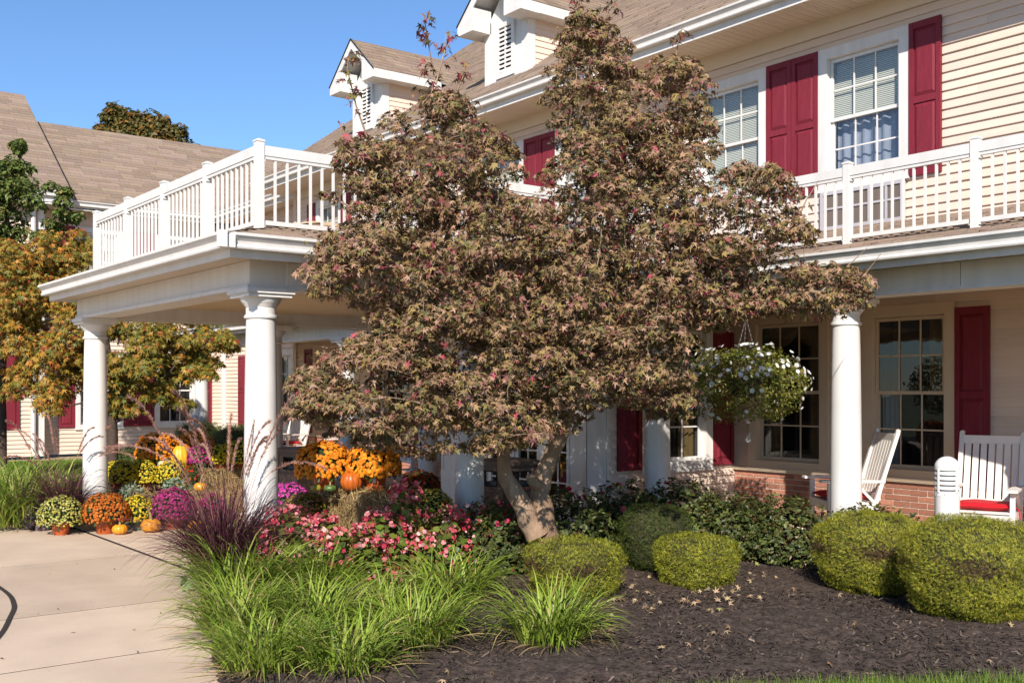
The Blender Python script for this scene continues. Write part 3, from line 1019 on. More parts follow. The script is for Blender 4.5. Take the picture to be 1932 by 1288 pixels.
# ------------------------------------------------------------------ far wing
wing = thing("wing_building", "far cream wing with brown shingle roof left of the white portico", "building", (0, 0, 0))
XW, XB, YB, YC = -28.1, -27.6, 6.75, 11.6
ww = [(7.63, 8.83), (9.64, 10.80)]
wopen = [opening(a, b_, LZ0, LZ1) for a, b_ in ww] + [opening(a, b_, UZ0, UZ1) for a, b_ in ww]
wall(wing, 'x', XW, YB, YC, .1, 6.24, wopen, False)
for a, b_ in ww:
    window(wing, 'x', XW, a, b_, LZ0, LZ1, 3, 2, "dark", simple=True)
    window(wing, 'x', XW, a, b_, UZ0, UZ1, 3, 2, "blind_full", simple=True, hi=True)
for a in (7.23, 8.84, 9.245, 10.81):
    shutter(wing, 'x', XW, a, LZ0 + .03, .388, 1.86)
    shutter(wing, 'x', XW, a, UZ0 - .02, .388, SH_H)
bw = [(3.0, 4.2), (4.6, 5.8)]
wall(wing, 'x', XB, -6, YB, .1, 6.24, [opening(a, b_, LZ0, LZ1) for a, b_ in bw], False)
for a, b_ in bw:
    window(wing, 'x', XB, a, b_, LZ0, LZ1, 3, 2, "dark", simple=True)
for a in (2.6, 4.21, 5.81):
    shutter(wing, 'x', XB, a, LZ0 + .03, .388, 1.86)
MB().box(XW - .05, XB + .035, YB - .14, YB + .02, .1, 6.24).obj("corner_board", WHITE, wing)
MB().tube([(XB + .10, YB - .25, 6.2), (XB + .10, YB - .25, .25), (XB + .3, YB - .25, .12)], .055, 8).obj("downspout", WHITE, wing, smooth=True)
cw_ = (-24.7, -23.75, LZ0, LZ1)
wall(wing, 'y', YC, XW, XL + .1, .1, 6.24, [opening(*cw_)], False)
window(wing, 'y', YC, *cw_, 2, 2, "blind_half", simple=True)
shutter(wing, 'y', YC, -27.05, LZ0 + .03, .388, 1.86)
shutter(wing, 'y', YC, -25.12, LZ0 + .03, .388, 1.86)
MB().box(XW + .001, XW + .09, YC - .09, YC - .001, .1, 6.24).obj("corner_post", WHITE, wing)
WX = -27.6
soffit(wing, 'x', XW, WX, YB, YC - .5, ZS, False, .3)
soffit(wing, 'x', XB, XB + .5, -6, YB + .5, ZS + .002, False, .3)
MB().box(WX - .02, WX, YB, YC - .5, ZS - .03, ZS + .2).obj("fascia", WHITE, wing)
MB().box(XB + .48, XB + .5, -6, YB + .55, ZS - .03, ZS + .3).obj("fascia", WHITE, wing)
gutter(wing, 'x', WX + .001, YB, YC - .6, ZS + .06, 1)
gutter(wing, 'x', XB + .501, -6, YB + .55, ZS + .16, 1)
soffit(wing, 'y', YC - .5, YC, WX, XL - .2, ZS, False, .3)
MB().box(WX, XL - .1, YC - .52, YC - .5, ZS - .03, ZS + .2).obj("fascia", WHITE, wing)
gutter(wing, 'y', YC - .521, WX + .1, XL - .1, ZS + .06)
rise = 3.75
roof_plane("roof_shingles", wing, (WX + .03, YB - 1, ZS + .21), (0, 1, 0), (-1, 0, PITCH), 16, rise * sl, expo=.17, tab=.5)
roof_plane("roof_shingles", wing, (XB + .53, -7, ZS + .25), (0, 1, 0), (-1, 0, PITCH), YB + .55 + 7, 4.85 * sl, expo=.17, tab=.5)
roof_plane("roof_shingles", wing, (WX - 1, YC - .55, ZS + .212), (1, 0, 0), (0, 1, PITCH), XL - WX + 1.0, 2.6 * sl, expo=.17, tab=.5)
# back slope and gable end of the higher block, so the roofs are closed
zr = ZS + .21 + rise * PITCH
MB().add([(WX + .03 - rise, YB - 1, zr), (WX + .03 - rise, YB + 15, zr), (WX + .03 - 2 * rise, YB + 15, ZS), (WX + .03 - 2 * rise, YB - 1, ZS)], [(0, 1, 2, 3)]).obj("rear_slope", DARK, wing)
zb2 = ZS + .25 + 4.85 * PITCH
MB().add([(XB + .53 - 4.85, -7, zb2), (XB + .53 - 4.85, YB + .55, zb2), (XB + .53 - 9.7, YB + .55, ZS), (XB + .53 - 9.7, -7, ZS)], [(0, 1, 2, 3)]).obj("rear_slope", DARK, wing)
MB().add([(XB + .4, YB + .5, ZS + .05), (XB + .53 - 4.85, YB + .5, zb2 - .06), (XB + .53 - 9.7, YB + .5, ZS + .05)], [(0, 1, 2)]).obj("gable_end", WHITE, wing)

# ------------------------------------------------------------------ columns, portico, porch
def column_mesh():
    z0, H = 0.0, 1.0
    shaft = MB()
    prof = [(.152, .0), (.152, .25), (.150, .6), (.1465, 1.1), (.141, 1.6), (.1345, 2.0), (.129, 2.2)]
    shaft.lathe(prof, 40)
    cap = MB().lathe([(.1325, 2.2), (.146, 2.205), (.149, 2.218), (.146, 2.231), (.1325, 2.236), (.1315, 2.30), (.138, 2.305), (.142, 2.315), (.160, 2.335), (.178, 2.36), (.184, 2.385)], 40)
    cap.box(-.205, .205, -.205, .205, 2.386, 2.415).box(-.225, .225, -.225, .225, 2.416, 2.46)
    bs = MB().lathe([(.185, -.0), (.198, .01), (.205, .03), (.198, .05), (.185, .058), (.17, .062), (.158, .085), (.1525, .1)], 40)
    pl = MB().box(-.215, .215, -.215, .215, -.17, -.0015)
    return (shaft.mesh("shaft", WHITE, True), cap.mesh("capital", WHITE, True), bs.mesh("base_ring", WHITE, True), pl.mesh("plinth", mat("tan_stone_plinth", (.36, .26, .17), .85, .2, 12, .3, 80)))
COLM = column_mesh()
def column(parent, x, y, zbase=.17):
    c = put("column", None, parent, (x, y, zbase))
    for nm, me in zip(("shaft", "capital", "base_ring", "plinth"), COLM):
        put(nm, me, c)
    return c
XC0, XC1, YC0, YC1 = -13.82, -8.87, 4.0, 9.0
ZB, ZF = 2.63, 2.87
port = thing("entrance_portico", "white entrance portico on round columns with a railed flat roof", "portico", (0, 0, 0))
for x, y in ((XC0, YC0), (XC1, YC0), (XC1, 6.28), (XC0, 6.4)):
    column(port, x, y)
def beam(parent, axis, line, a0, a1, faces=(-1,), hw=.165, joints=()):
    core = MB()
    if axis == 'y': core.box(a0, a1, line - hw, line + hw, ZB + .002, ZF + .05)
    else: core.box(line - hw, line + hw, a0, a1, ZB + .002, ZF + .05)
    o = core.obj("beam", FRIEZE, parent)
    cuts = [a0] + sorted(j for j in joints if a0 < j < a1) + [a1]
    for f in faces:
        for i in range(len(cuts) - 1):
            s0, s1 = cuts[i] + .004, cuts[i + 1] - .004
            p0, p1 = sorted((line + f * hw, line + f * (hw + .014)))
            q0, q1 = sorted((line + f * hw, line + f * (hw + .034)))
            if axis == 'y':
                MB().box(s0, s1, p0, p1, ZB + .03, ZF - .004).obj("frieze_panel", FRIEZE, o)
                MB().box(s0 - .003, s1 + .003, q0, q1, ZB - .006, ZB + .029).obj("bottom_trim", WHITE, o)
            else:
                MB().box(p0, p1, s0, s1, ZB + .03, ZF - .004).obj("frieze_panel", FRIEZE, o)
                MB().box(q0, q1, s0 - .003, s1 + .003, ZB - .006, ZB + .029).obj("bottom_trim", WHITE, o)
    return o
beam(port, 'y', YC0, XC0 - .165, XC1 + .165, (-1,))
beam(port, 'x', XC1, YC0 + .166, YC1 - .166, (1,), joints=(6.4,))
beam(port, 'x', XC0, YC0 + .166, YC1 - .166, (-1,), joints=(6.4,))
CEIL = mat("tan_porch_ceiling", (0.58, 0.44, 0.28), 0.6, 0.03, 2)
soffit(port, 'x', XC0 + .16, XC1 - .16, YC0 + .16, YC1 - .1, 2.79, False, .15, CEIL)
o1, o2, oL = .17, .48, .175
soffit(port, 'y', YC0 - o2, YC0 - o1, XC0 - oL, XC1 + o2, ZF, False, .2)
soffit(port, 'x', XC1 + o1, XC1 + o2, YC0 - o1, YC1 - o2, ZF, False, .2)
fz0, fz1 = ZF - .03, ZF + .14
MB().box(XC0 - oL - .02, XC1 + o2 + .02, YC0 - o2 - .02, YC0 - o2, fz0, fz1).obj("fascia", WHITE, port)
MB().box(XC1 + o2, XC1 + o2 + .02, YC0 - o2 + .001, YC1 - o2, fz0, fz1).obj("fascia", WHITE, port)
MB().box(XC0 - oL - .02, XC0 - oL, YC0 - o2 + .001, YC1 - o2, fz0, fz1).obj("fascia", WHITE, port)
gz = ZF + .035
gutter(port, 'y', YC0 - o2 - .021, XC0 - oL - .05, XC1 + o2 + .14, gz)
gutter(port, 'x', XC1 + o2 + .021, YC0 - o2 - .02, YC1 - o2 - .05, gz, 1)
# corner fitting of the gutter and a small bracket
MB().box(XC1 + o2 + .10, XC1 + o2 + .165, YC0 - o2 - .165, YC0 - o2 - .1, gz - .004, gz + .132).obj("gutter_corner", WHITE, port)
RS = .26
rl_ = math.hypot(1, RS)
re = .52
reL = .21
LX, LYp = XC1 - XC0 + re + reL, 5.6
roof_plane("roof_shingles", port, (XC0 - reL, YC0 - re, ZF + .165), (1, 0, 0), (0, 1, RS), LX, 1.7 * rl_, lambda s: s / rl_, lambda s: LX - s / rl_)
roof_plane("roof_shingles", port, (XC1 + re, YC0 - re, ZF + .165), (0, 1, 0), (-1, 0, RS), 6.2, 1.7 * rl_, lambda s: s / rl_, None)
roof_plane("roof_shingles", port, (XC0 - reL, YC0 - re, ZF + .165), (0, 1, 0), (1, 0, RS), 6.2, 1.7 * rl_, lambda s: s / rl_, None)
MB().box(XC0 + 1.0, XC1 - 1.0, YC0 + 1.0, YW - .05, 3.40, 3.47).obj("flat_roof", PORCHSLAB, port)

porch = thing("covered_porch", "long covered porch with white columns along the brick based wall", "porch", (0, 0, 0))
for x in (-23.1, -19.75, -16.4, XC0, XC1, -6.28, -3.62):
    column(porch, x, YC1)
beam(porch, 'y', YC1, -23.3, -2.0, (-1,), joints=[-4.985 - 1.62 * i for i in range(-1, 12)])
soffit(porch, 'x', -23.3, -2.0, YC1 + .16, YW, 2.80, False, .15, CEIL) if False else MB().box(-23.3, XR, YC1 + .165, YW - .002, 2.80, 2.83).obj("ceiling", CEIL, porch)
for x0, x1 in ((XC1 + o2 + .02, XR), (-23.8, XC0 - oL - .02)):
    soffit(porch, 'y', YC1 - o2, YC1 - o1, x0, x1, ZF, False, .2)
    MB().box(x0, x1, YC1 - o2 - .02, YC1 - o2 - .001, fz0, fz1).obj("fascia", WHITE, porch)
    gutter(porch, 'y', YC1 - o2 - .021, x0 + (.0 if x0 < -10 else -.0), x1, gz)
    roof_plane("roof_shingles", porch, (x0 - (.0 if x0 < -10 else 1.2), YC1 - re, ZF + .167), (1, 0, 0), (0, 1, RS), x1 - x0 + 1.2, (YW - YC1 + re) * rl_)
MB().tube([(-4.35, YC1 - .1, ZB), (-4.35, YC1 - .1, ZB - .03), (-4.335, YC1 - .1, ZB - .045), (-4.35, YC1 - .1, ZB - .06), (-4.365, YC1 - .1, ZB - .045)], .004, 5).obj("ceiling_hook", BRONZE, porch)

# ------------------------------------------------------------------ railings
post_me = MB().box(-.036, .036, -.036, .036, -.05, .815).add([(-.042, -.042, .815), (.042, -.042, .815), (.042, .042, .815), (-.042, .042, .815), (-.042, -.042, .83), (.042, -.042, .83), (.042, .042, .83), (-.042, .042, .83), (0, 0, .85)],
        [(0, 3, 2, 1), (0, 1, 5, 4), (1, 2, 6, 5), (2, 3, 7, 6), (3, 0, 4, 7), (4, 5, 8), (5, 6, 8), (6, 7, 8), (7, 4, 8)]).box(-.065, .065, -.065, .065, -.05, .015).mesh("post", WHITE)
bal_me = MB().box(-.0105, .0105, -.0105, .0105, .10, .67).mesh("baluster", WHITE)
def railing(name, label, axis, line, posts, draw_first=True, draw_last=True):
    z = 3.145
    r = thing(name, label, "railing", (0, 0, 0), group="white balcony railings")
    for i, p in enumerate(posts):
        if (i == 0 and not draw_first) or (i == len(posts) - 1 and not draw_last): continue
        put("post", post_me, r, (p, line, z) if axis == 'y' else (line, p, z))
    for i in range(len(posts) - 1):
        a0, a1 = posts[i] + .038, posts[i + 1] - .038
        L_ = a1 - a0
        org = (a0, line, z) if axis == 'y' else (line, a0, z)
        rz = 0 if axis == 'y' else math.pi / 2
        MB().box(0, L_, -.026, .026, .695, .785).box(0, L_, -.018, .018, .665, .694).obj("top_rail", WHITE, r, loc=org, rotz=rz)
        MB().box(0, L_, -.018, .018, .075, .115).obj("bottom_rail", WHITE, r, loc=org, rotz=rz)
        for q in (.0, L_ - .012):
            MB().box(q, q + .012, -.03, .03, .64, .66).box(q, q + .012, -.028, .028, .055, .072).obj("bracket", WHITE, r, loc=org, rotz=rz)
        n = max(2, int(round(L_ / .113)))
        for k in range(1, n):
            q = a0 + L_ * k / n
            put("baluster", bal_me, r, (q, line, z) if axis == 'y' else (line, q, z), rz)
    return r
px_ = [-13.76 + 1.2125 * i for i in range(5)]
railing("balcony_railing", "white railing along the front edge of the portico roof, running away to the left", 'y', 4.0, px_)
railing("balcony_railing", "white railing along the portico roof side, partly hidden behind the maple crown", 'x', px_[-1], [4.0, 5.25, 6.5, 7.75, 9.0], False, True)
railing("balcony_railing", "white railing above the porch gutter, in front of the upper windows", 'y', 9.0, [px_[-1], -7.58, -6.26, -4.94, -3.62, -2.3], False, True)
# =================================================================== maple in front
def grow(parent, mat_, trunk_paths, pads, r_tip=.006, r_lim=.045, seed=3, jitter=.06, maxlen=1.3):
    """limbs from the trunk paths out to every leaf pad, joined as one branch part"""
    rs = random.Random(seed)
    tr = MB()
    nodes = []
    for pts, rad in trunk_paths:
        P = [Vector(p) for p in pts]
        Q, R = [], []
        for i in range(len(P) - 1):
            for k in range(4):
                t = k / 4
                a = P[i].lerp(P[i + 1], t)
                Q.append(a + Vector((rs.uniform(-1, 1), rs.uniform(-1, 1), 0)) * rad[i] * .12)
                R.append((rad[i] * (1 - t) + rad[i + 1] * t) * rs.uniform(.93, 1.09))
        Q.append(P[-1]); R.append(rad[-1])
        tr.tube(Q, R, 12)
        nodes += [(q, r) for q, r in zip(Q, R) if q.z > .9]
    trunk = tr.obj("trunk", mat_, parent, smooth=True)
    br = MB()
    NP = np.zeros((len(nodes) + 3 * len(pads) + 4, 3)); NR = np.zeros(len(NP)); cnt = len(nodes)
    NP[:cnt] = [tuple(q) for q, r in nodes]; NR[:cnt] = [r for q, r in nodes]
    PD = np.array([tuple(p) for p in pads])
    near = np.min(np.linalg.norm(PD[:, None] - NP[None, :cnt], axis=2), axis=1)
    for i in np.argsort(near):
        p = PD[i]
        dist = np.linalg.norm(NP[:cnt] - p, axis=1) + np.where(NP[:cnt, 2] > p[2] + .1, .8, 0)
        j = int(np.argmin(dist))
        a, ra = NP[j].copy(), NR[j]
        d = float(np.linalg.norm(p - a))
        r0 = min(ra * .75, r_lim, .010 + .016 * d)
        jt = lambda: np.array((rs.uniform(-1, 1), rs.uniform(-1, 1), rs.uniform(-.2, 1.0)))
        m1 = a + (p - a) * .35 + jt() * d * jitter * 1.5
        m2 = a + (p - a) * .7 + jt() * d * jitter
        rr = [r0, r0 * .75, r0 * .5, r_tip]
        br.tube([a, m1, m2, p], rr, 5)
        for q, r in ((m1, rr[1]), (m2, rr[2]), (p, r_tip)):
            NP[cnt] = q; NR[cnt] = r; cnt += 1
    br.obj("branches", mat_, parent, smooth=True, kind="stuff")
    return trunk
def in_poly(poly, x, y):
    return bool(inside(poly, np.array(x), np.array(y)))

maple = thing("maple_tree", "large bronze and red leaved maple with forked trunk in the mulch bed", "tree")
MD = 9.35
tb = np.array((*plan(1031, MD + .1), 0.0))
def mp(px, py, dd=0.0):
    return at(px, py, MD + dd)
SIL = [(1095, 10), (1150, 25), (1205, 70), (1195, 115), (1235, 135), (1278, 90), (1302, 130), (1295, 190), (1330, 250), (1372, 272), (1360, 300), (1400, 312), (1450, 290),
       (1500, 322), (1490, 370), (1522, 400), (1552, 440), (1530, 480), (1572, 520), (1622, 542), (1646, 578), (1600, 602), (1500, 590), (1450, 612), (1400, 592), (1335, 640), (1300, 700),
       (1312, 765), (1240, 792), (1155, 778), (1095, 815), (1045, 835), (985, 866), (930, 858), (860, 872), (790, 884), (740, 860), (690, 832), (640, 848), (596, 822), (545, 790), (556, 712),
       (620, 680), (640, 640), (690, 622), (715, 590), (680, 566), (640, 585), (590, 578), (566, 540), (565, 500), (592, 460), (640, 438), (648, 380), (690, 340), (660, 300),
       (682, 268), (730, 250), (790, 225), (822, 180), (880, 172), (905, 212), (952, 250), (990, 272), (1005, 330), (1030, 280), (1048, 205), (1068, 135), (1042, 100), (1058, 40)]
rp = random.Random(11)
pads = []
def pad_at(x, y, ed, force=False):
    side = (x - 1030) / 560
    vert = (430 - y) / 430
    th = 1.35 * math.sqrt(max(.04, 1 - side * side)) * (1 - .55 * max(0, vert))
    dd = rp.uniform(-1, 1)
    dd = math.copysign(abs(dd) ** .6, dd) * th
    d = MD - .1 + dd
    t = (x - CX) / FOC
    lim = 8.20 / (SY - CY_ * t)      # keep the crown clear of the portico and its railing
    if d > lim - .25: d = lim - .25 - rp.uniform(0, .9)
    lim2 = 8.1 / (CY_ + SY * t)
    if d > lim2: d = lim2 - rp.uniform(0, .8)
    if x > 1300 and d > 8.85: d = 8.85 - rp.uniform(0, .7)
    if d < 7.6: d = 7.6 + rp.uniform(0, .8)
    p = at(x, y, d)
    gap = math.sin(p[0] * 5.3 + 1.1) * math.sin(p[1] * 4.7 + .4) + math.sin(p[2] * 6.9 + 2.0 + p[0] * 2.1) * .9
    if not force and gap < -.45: return
    if not force and any(np.linalg.norm((p - q[0]) * np.array((1, 1, 1.6))) < .31 for q in pads): return
    pads.append((p, min(.42, max(.10, ed / FOC * d * 1.05)) * rp.uniform(.75, 1.1)))
for i in range(len(SIL)):
    (xa, ya), (xb, yb) = SIL[i], SIL[(i + 1) % len(SIL)]
    L_ = math.hypot(xb - xa, yb - ya)
    nx_, ny_ = -(yb - ya) / L_, (xb - xa) / L_
    for k in range(max(1, int(L_ / 26))):
        f = (k + .5) / max(1, int(L_ / 26))
        o_ = rp.uniform(20, 34)
        x, y = xa + (xb - xa) * f + nx_ * o_, ya + (yb - ya) * f + ny_ * o_
        if in_poly(SIL, x, y): pad_at(x, y, o_, True)
LOBES = [(828, 285, 118, 100, 9.05), (1108, 160, 66, 140, 9.35), (1272, 225, 58, 115, 9.2), (700, 500, 128, 78, 8.62), (720, 735, 150, 104, 8.55), (925, 470, 135, 112, 8.95), (945, 735, 150, 108, 8.75),
         (1165, 430, 132, 118, 9.1), (1392, 420, 118, 104, 8.6), (1535, 545, 95, 42, 8.55), (1175, 650, 140, 112, 8.8), (1255, 725, 55, 52, 9.5), (692, 320, 42, 52, 8.7), (1345, 560, 95, 58, 8.9),
         (1050, 590, 110, 80, 8.5), (810, 610, 95, 70, 8.5), (1180, 290, 90, 80, 9.25), (600, 745, 52, 44, 8.35), (770, 400, 90, 60, 8.9)]
for lx, ly, lrx, lry, ld in LOBES:
    k = int(9 + lrx * lry / 350)
    lc = at(lx, ly, ld)
    rx_, rz_ = lrx / FOC * ld, lry / FOC * ld
    right = np.array((CY_, SY, 0)); fwd = np.array((-SY, CY_, 0))
    dr = min(rx_, .62)
    tint = rp.random()
    for j in range(k):
        u = unit(rng.normal(size=3))
        layer = (round((u[2] + 1) * 2.5) / 2.5 - 1) * .8 + u[2] * .2
        hr_ = math.sqrt(max(.06, 1 - layer * layer))
        ph_ = rp.uniform(0, 6.283)
        p = lc + right * (math.cos(ph_) * hr_ * rx_ * .92) + fwd * (math.sin(ph_) * hr_ * dr) + np.array((0, 0, layer * rz_ * .9))
        pads.append((p, rp.uniform(.10, .225)))
tries = 0
n0 = len(pads)
while len(pads) < n0 + 150 and tries < 20000:
    tries += 1
    x, y = rp.uniform(600, 1500), rp.uniform(60, 820)
    if not in_poly(SIL, x, y): continue
    ed = float(edge_dist(SIL, np.array(x), np.array(y)))
    if ed < 45: continue
    pad_at(x, y, min(ed, 55))
LP, LN, LT, LC, LS = [], [], [], [], []
def leaf_pad(p, r, n, cols, wts, size, flat=.5, axis=None, droop=.55):
    u = unit(rng.normal(size=(n, 3)))
    u[:, 2] = np.where(rng.random(n) < .72, np.abs(u[:, 2]), u[:, 2])
    rad = rng.uniform(.5, 1.0, (n, 1)) ** .4
    off = u * rad * np.array((r, r, r * flat))
    off[:, 2] -= .35 * r * (np.hypot(off[:, 0], off[:, 1]) / r) ** 2
    nr = unit(u * np.array((.8, .8, .6)) + np.array((0.10, -0.12, .75)) + rng.normal(0, .55, (n, 3)))
    tip = unit(off * np.array((1, 1, .2)) + np.array((0, 0, -droop)) + rng.normal(0, .35, (n, 3)))
    LP.append(p + off); LN.append(nr); LT.append(tip)
    LC.append(palette(n, cols, wts, .22)); LS.append(rng.uniform(.55, 1.3, n) * size)
MAPLE_COLS = [(.265, .160, .088), (.245, .168, .064), (.160, .136, .044), (.320, .196, .125), (.225, .090, .076), (.320, .062, .080), (.086, .078, .034)]
for p, r in pads:
    w = np.array([4, 3.2, 1.8, 3.0, 1.0, .35, 1.0])
    w[4] += rp.choice((0, 0, 0, 1.8)); w[2] += rp.choice((0, 0, 0, 2)); w[6] += rp.choice((0, 0, 2.5)); w[1] += rp.choice((0, 3)); w[3] += rp.choice((0, 0, 3))
    leaf_pad(p, r, int(24 + 760 * r * r + 165 * r), MAPLE_COLS, w, .046, .45, droop=.3)
for lx, ly, lrx, lry, ld in LOBES:      # loose leaves between the pads
    k = int(lrx * lry / 21)
    u = unit(rng.normal(size=(k, 3))) * rng.uniform(.35, 1.08, (k, 1)) ** .5
    rx_, rz_ = lrx / FOC * ld, lry / FOC * ld
    P_ = at(lx, ly, ld) + u[:, :1] * rx_ * np.array((CY_, SY, 0)) + u[:, 1:2] * min(rx_, .62) * np.array((-SY, CY_, 0)) + u[:, 2:] * rz_ * np.array((0, 0, 1.0))
    P_ += rng.normal(0, .04, P_.shape)
    LP.append(P_); LN.append(unit(rng.normal(size=(k, 3)) + np.array((.2, -.25, .9)))); LT.append(unit(rng.normal(size=(k, 3)) + np.array((0, 0, -.3))))
    LC.append(palette(k, MAPLE_COLS, [4, 3.2, 2.2, 3.0, 1.2, .45, 1.6], .25)); LS.append(rng.uniform(.5, 1.3, k) * .046)
# loose twigs standing out of the top
twigs = [[(800, 240, -.2), (820, 150, -.2), (806, 70, -.25), (800, 28, -.3)], [(822, 160, -.2), (838, 100, -.2), (842, 60, -.2)], [(806, 120, -.25), (790, 150, -.25)],
         [(850, 200, 0), (872, 150, 0), (880, 120, .05)], [(700, 280, -.7), (672, 200, -.8), (655, 130, -.85), (660, 100, -.85)], [(1085, 40, 0), (1090, 10, 0), (1100, -10, 0)],
         [(1270, 130, .1), (1282, 70, .1), (1290, 45, .1)], [(1140, 40, 0), (1160, 0, 0)], [(1530, 560, -.3), (1630, 520, -.35), (1662, 478, -.35)], [(1540, 560, -.3), (1590, 510, -.3), (1636, 468, -.3)],
         [(660, 390, -1.0), (622, 370, -1.05), (612, 360, -1.05)], [(690, 310, -.9), (652, 280, -.9), (640, 250, -.9)], [(1490, 450, -.2), (1520, 380, -.2), (1545, 340, -.2)]]
tw = MB()
for pts in twigs:
    P = [mp(*q) for q in pts]
    if pts[0][0] < 1020:
        P = [at(q[0], q[1], min(MD + q[2], 8.20 / (SY - CY_ * (q[0] - CX) / FOC) - .3)) for q in pts]
    tw.tube(P, np.linspace(.009, .0025, len(P)), 5)
    for k in range(1, len(P)):
        n = 5 if pts[0][1] < 420 or k < len(P) - 1 else 0
        if pts[0][1] > 540: n = 0
        for j in range(n):
            q = P[k - 1] + (P[k] - P[k - 1]) * rp.uniform(.2, 1) + rng.normal(0, .035, 3)
            leaf_pad(q, .05, 3, MAPLE_COLS, [2, 2, 1, 1, 3, 2, 2], .055)
tw.obj("twigs", BARK, maple, kind="stuff")
crown = scatter("crown", MAPLE, np.concatenate(LP), np.concatenate(LN), np.concatenate(LS), np.concatenate(LC), MAPLELEAF, maple, np.concatenate(LT), jit=.07)
stems = [([tb + (0, 0, -.06), tb + (.01, 0, .25), mp(1022, 985), mp(1018, 930, .05), mp(1030, 880, .05), mp(1062, 810, .1), mp(1075, 720, .1), mp(1090, 600, .15), mp(1110, 420, .1), mp(1120, 220, .0), mp(1110, 60, 0)],
          [.150, .138, .122, .086, .076, .062, .056, .050, .042, .028, .008]),
         ([mp(1015, 1010, -.03), mp(985, 950, -.08), mp(955, 900, -.12), mp(948, 850, -.15), mp(940, 780, -.15), mp(900, 640, -.3), mp(850, 480, -.35), mp(830, 300, -.4), mp(830, 200, -.4)],
          [.110, .086, .066, .054, .048, .040, .034, .020, .007]),
         ([mp(1034, 872, .05), mp(1060, 800, -.05), mp(1085, 760, -.1), mp(1160, 640, -.2), mp(1250, 480, -.2), mp(1285, 260, -.1)], [.060, .050, .045, .036, .026, .008]),
         ([mp(1075, 720, .1), mp(1180, 600, .3), mp(1330, 540, .2), mp(1500, 545, -.1), mp(1600, 560, -.2)], [.045, .036, .028, .018, .007]),
         ([mp(900, 640, -.3), mp(800, 620, -.6), mp(700, 660, -.9), mp(620, 720, -1.0)], [.034, .026, .018, .007]),
         ([mp(1020, 925, .03), mp(1004, 905, -.05), mp(1000, 895, -.06)], [.055, .05, .035])]
grow(maple, BARK, stems, [p for p, r in pads])
print("maple leaves", sum(len(a) for a in LP), "pads", len(pads))

# =================================================================== other trees
def simple_tree(name, label, base_px, d, trunk, blobs, n_per, cols, wts, size, tmpl=MAPLE, group=None, bark=DARKBARK, dj=.6, wts2=None):
    """blobs: (px, py, radius px, depth offset)"""
    global LP, LN, LT, LC, LS
    LP, LN, LT, LC, LS = [], [], [], [], []
    t = thing(name, label, "tree", (0, 0, 0), group=group)
    cs = []
    for bx, by, br_, bd in blobs:
        p = at(bx, by, d + bd)
        r = br_ / FOC * d * 1.12
        k = max(4, int(12 * (r / .5) ** 2))
        for j in range(k):
            q = p + unit(rng.normal(size=3)) * r * rng.uniform(.3, .85) * np.array((1, 1, .9))
            cs.append(q)
            leaf_pad(q, r * rng.uniform(.38, .55), n_per, cols, wts if bx < 190 or wts2 is None else wts2, size, .6)
    scatter("crown", tmpl, np.concatenate(LP), np.concatenate(LN), np.concatenate(LS), np.concatenate(LC), LEAF, t, np.concatenate(LT))
    grow(t, bark, trunk, cs, r_tip=.006, r_lim=.035)
    return t
OR = [(.42, .20, .030), (.36, .22, .035), (.42, .14, .030), (.24, .19, .030), (.13, .14, .025), (.30, .045, .035)]
D1 = 18.5
def tp(px, py, dd=0.0): return at(px, py, D1 + dd)
x1_, y1_ = plan(214, D1)
simple_tree("maple_tree", "orange and olive leaved small maple seen through the portico, dark trunk", 214, D1,
            [([(x1_, y1_, -.05), tp(212, 860), tp(213, 800), tp(216, 745), tp(200, 640), tp(170, 540)], [.105, .088, .082, .07, .05, .02]),
             ([tp(216, 795), tp(250, 780), tp(280, 755), tp(330, 690)], [.045, .04, .034, .014]),
             ([tp(214, 760), tp(240, 680), tp(270, 620)], [.05, .035, .014])],
            [(40, 500, 60, -.3), (120, 490, 60, .2), (80, 560, 70, .0), (20, 590, 60, .3), (150, 580, 60, -.2), (60, 640, 65, .3), (130, 660, 60, -.4), (60, 720, 50, 0), (120, 740, 52, -.3),
             (160, 690, 55, .2), (230, 620, 50, .4), (280, 630, 52, .0), (335, 640, 50, .3), (390, 640, 48, .5), (425, 650, 30, .6), (270, 690, 50, -.2), (330, 700, 50, .3), (375, 700, 42, .5),
             (240, 745, 45, .1), (295, 745, 42, .1), (225, 700, 50, -.3), (345, 755, 30, .2), (150, 470, 40, .3), (190, 540, 50, .2), (10, 480, 45, .2), (-60, 560, 80, .3), (-80, 660, 70, .2)],
            100, OR, [2.6, 3.2, 1.0, 3.4, 3.2, .5], .080, wts2=[.8, 2.6, .3, 4, 4.4, .1])
D2 = 20.5
x2_, y2_ = plan(4, D2)
def tq(px, py, dd=0.0): return at(px, py, D2 + dd)
simple_tree("pear_tree", "green leafy slender tree at the left edge in front of the far wing roof", 4, D2,
            [([(x2_, y2_, -.05), tq(5, 860), tq(4, 740), tq(6, 600), tq(12, 440), tq(20, 320)], [.085, .075, .07, .06, .04, .012]),
             ([tq(5, 770), tq(12, 735), tq(18, 705)], [.03, .022, .01]), ([tq(8, 560), tq(70, 470), tq(115, 390)], [.04, .03, .01])],
            [(10, 330, 42, 0), (40, 310, 32, .2), (5, 390, 48, 0), (45, 370, 36, -.2), (20, 440, 36, .2), (-40, 350, 60, 0), (-40, 430, 60, 0), (112, 358, 24, .1), (118, 395, 30, .1), (100, 425, 28, 0), (130, 405, 24, .2), (85, 445, 26, .1), (28, 270, 18, 0)],
            120, [(.10, .145, .030), (.14, .175, .036), (.075, .10, .022), (.20, .16, .05)], [3, 3, 2, .6], .085, OVAL)
D3 = 44
x3_, y3_ = plan(265, D3)
def tr_(px, py, dd=0.0): return at(px, py, D3 + dd)
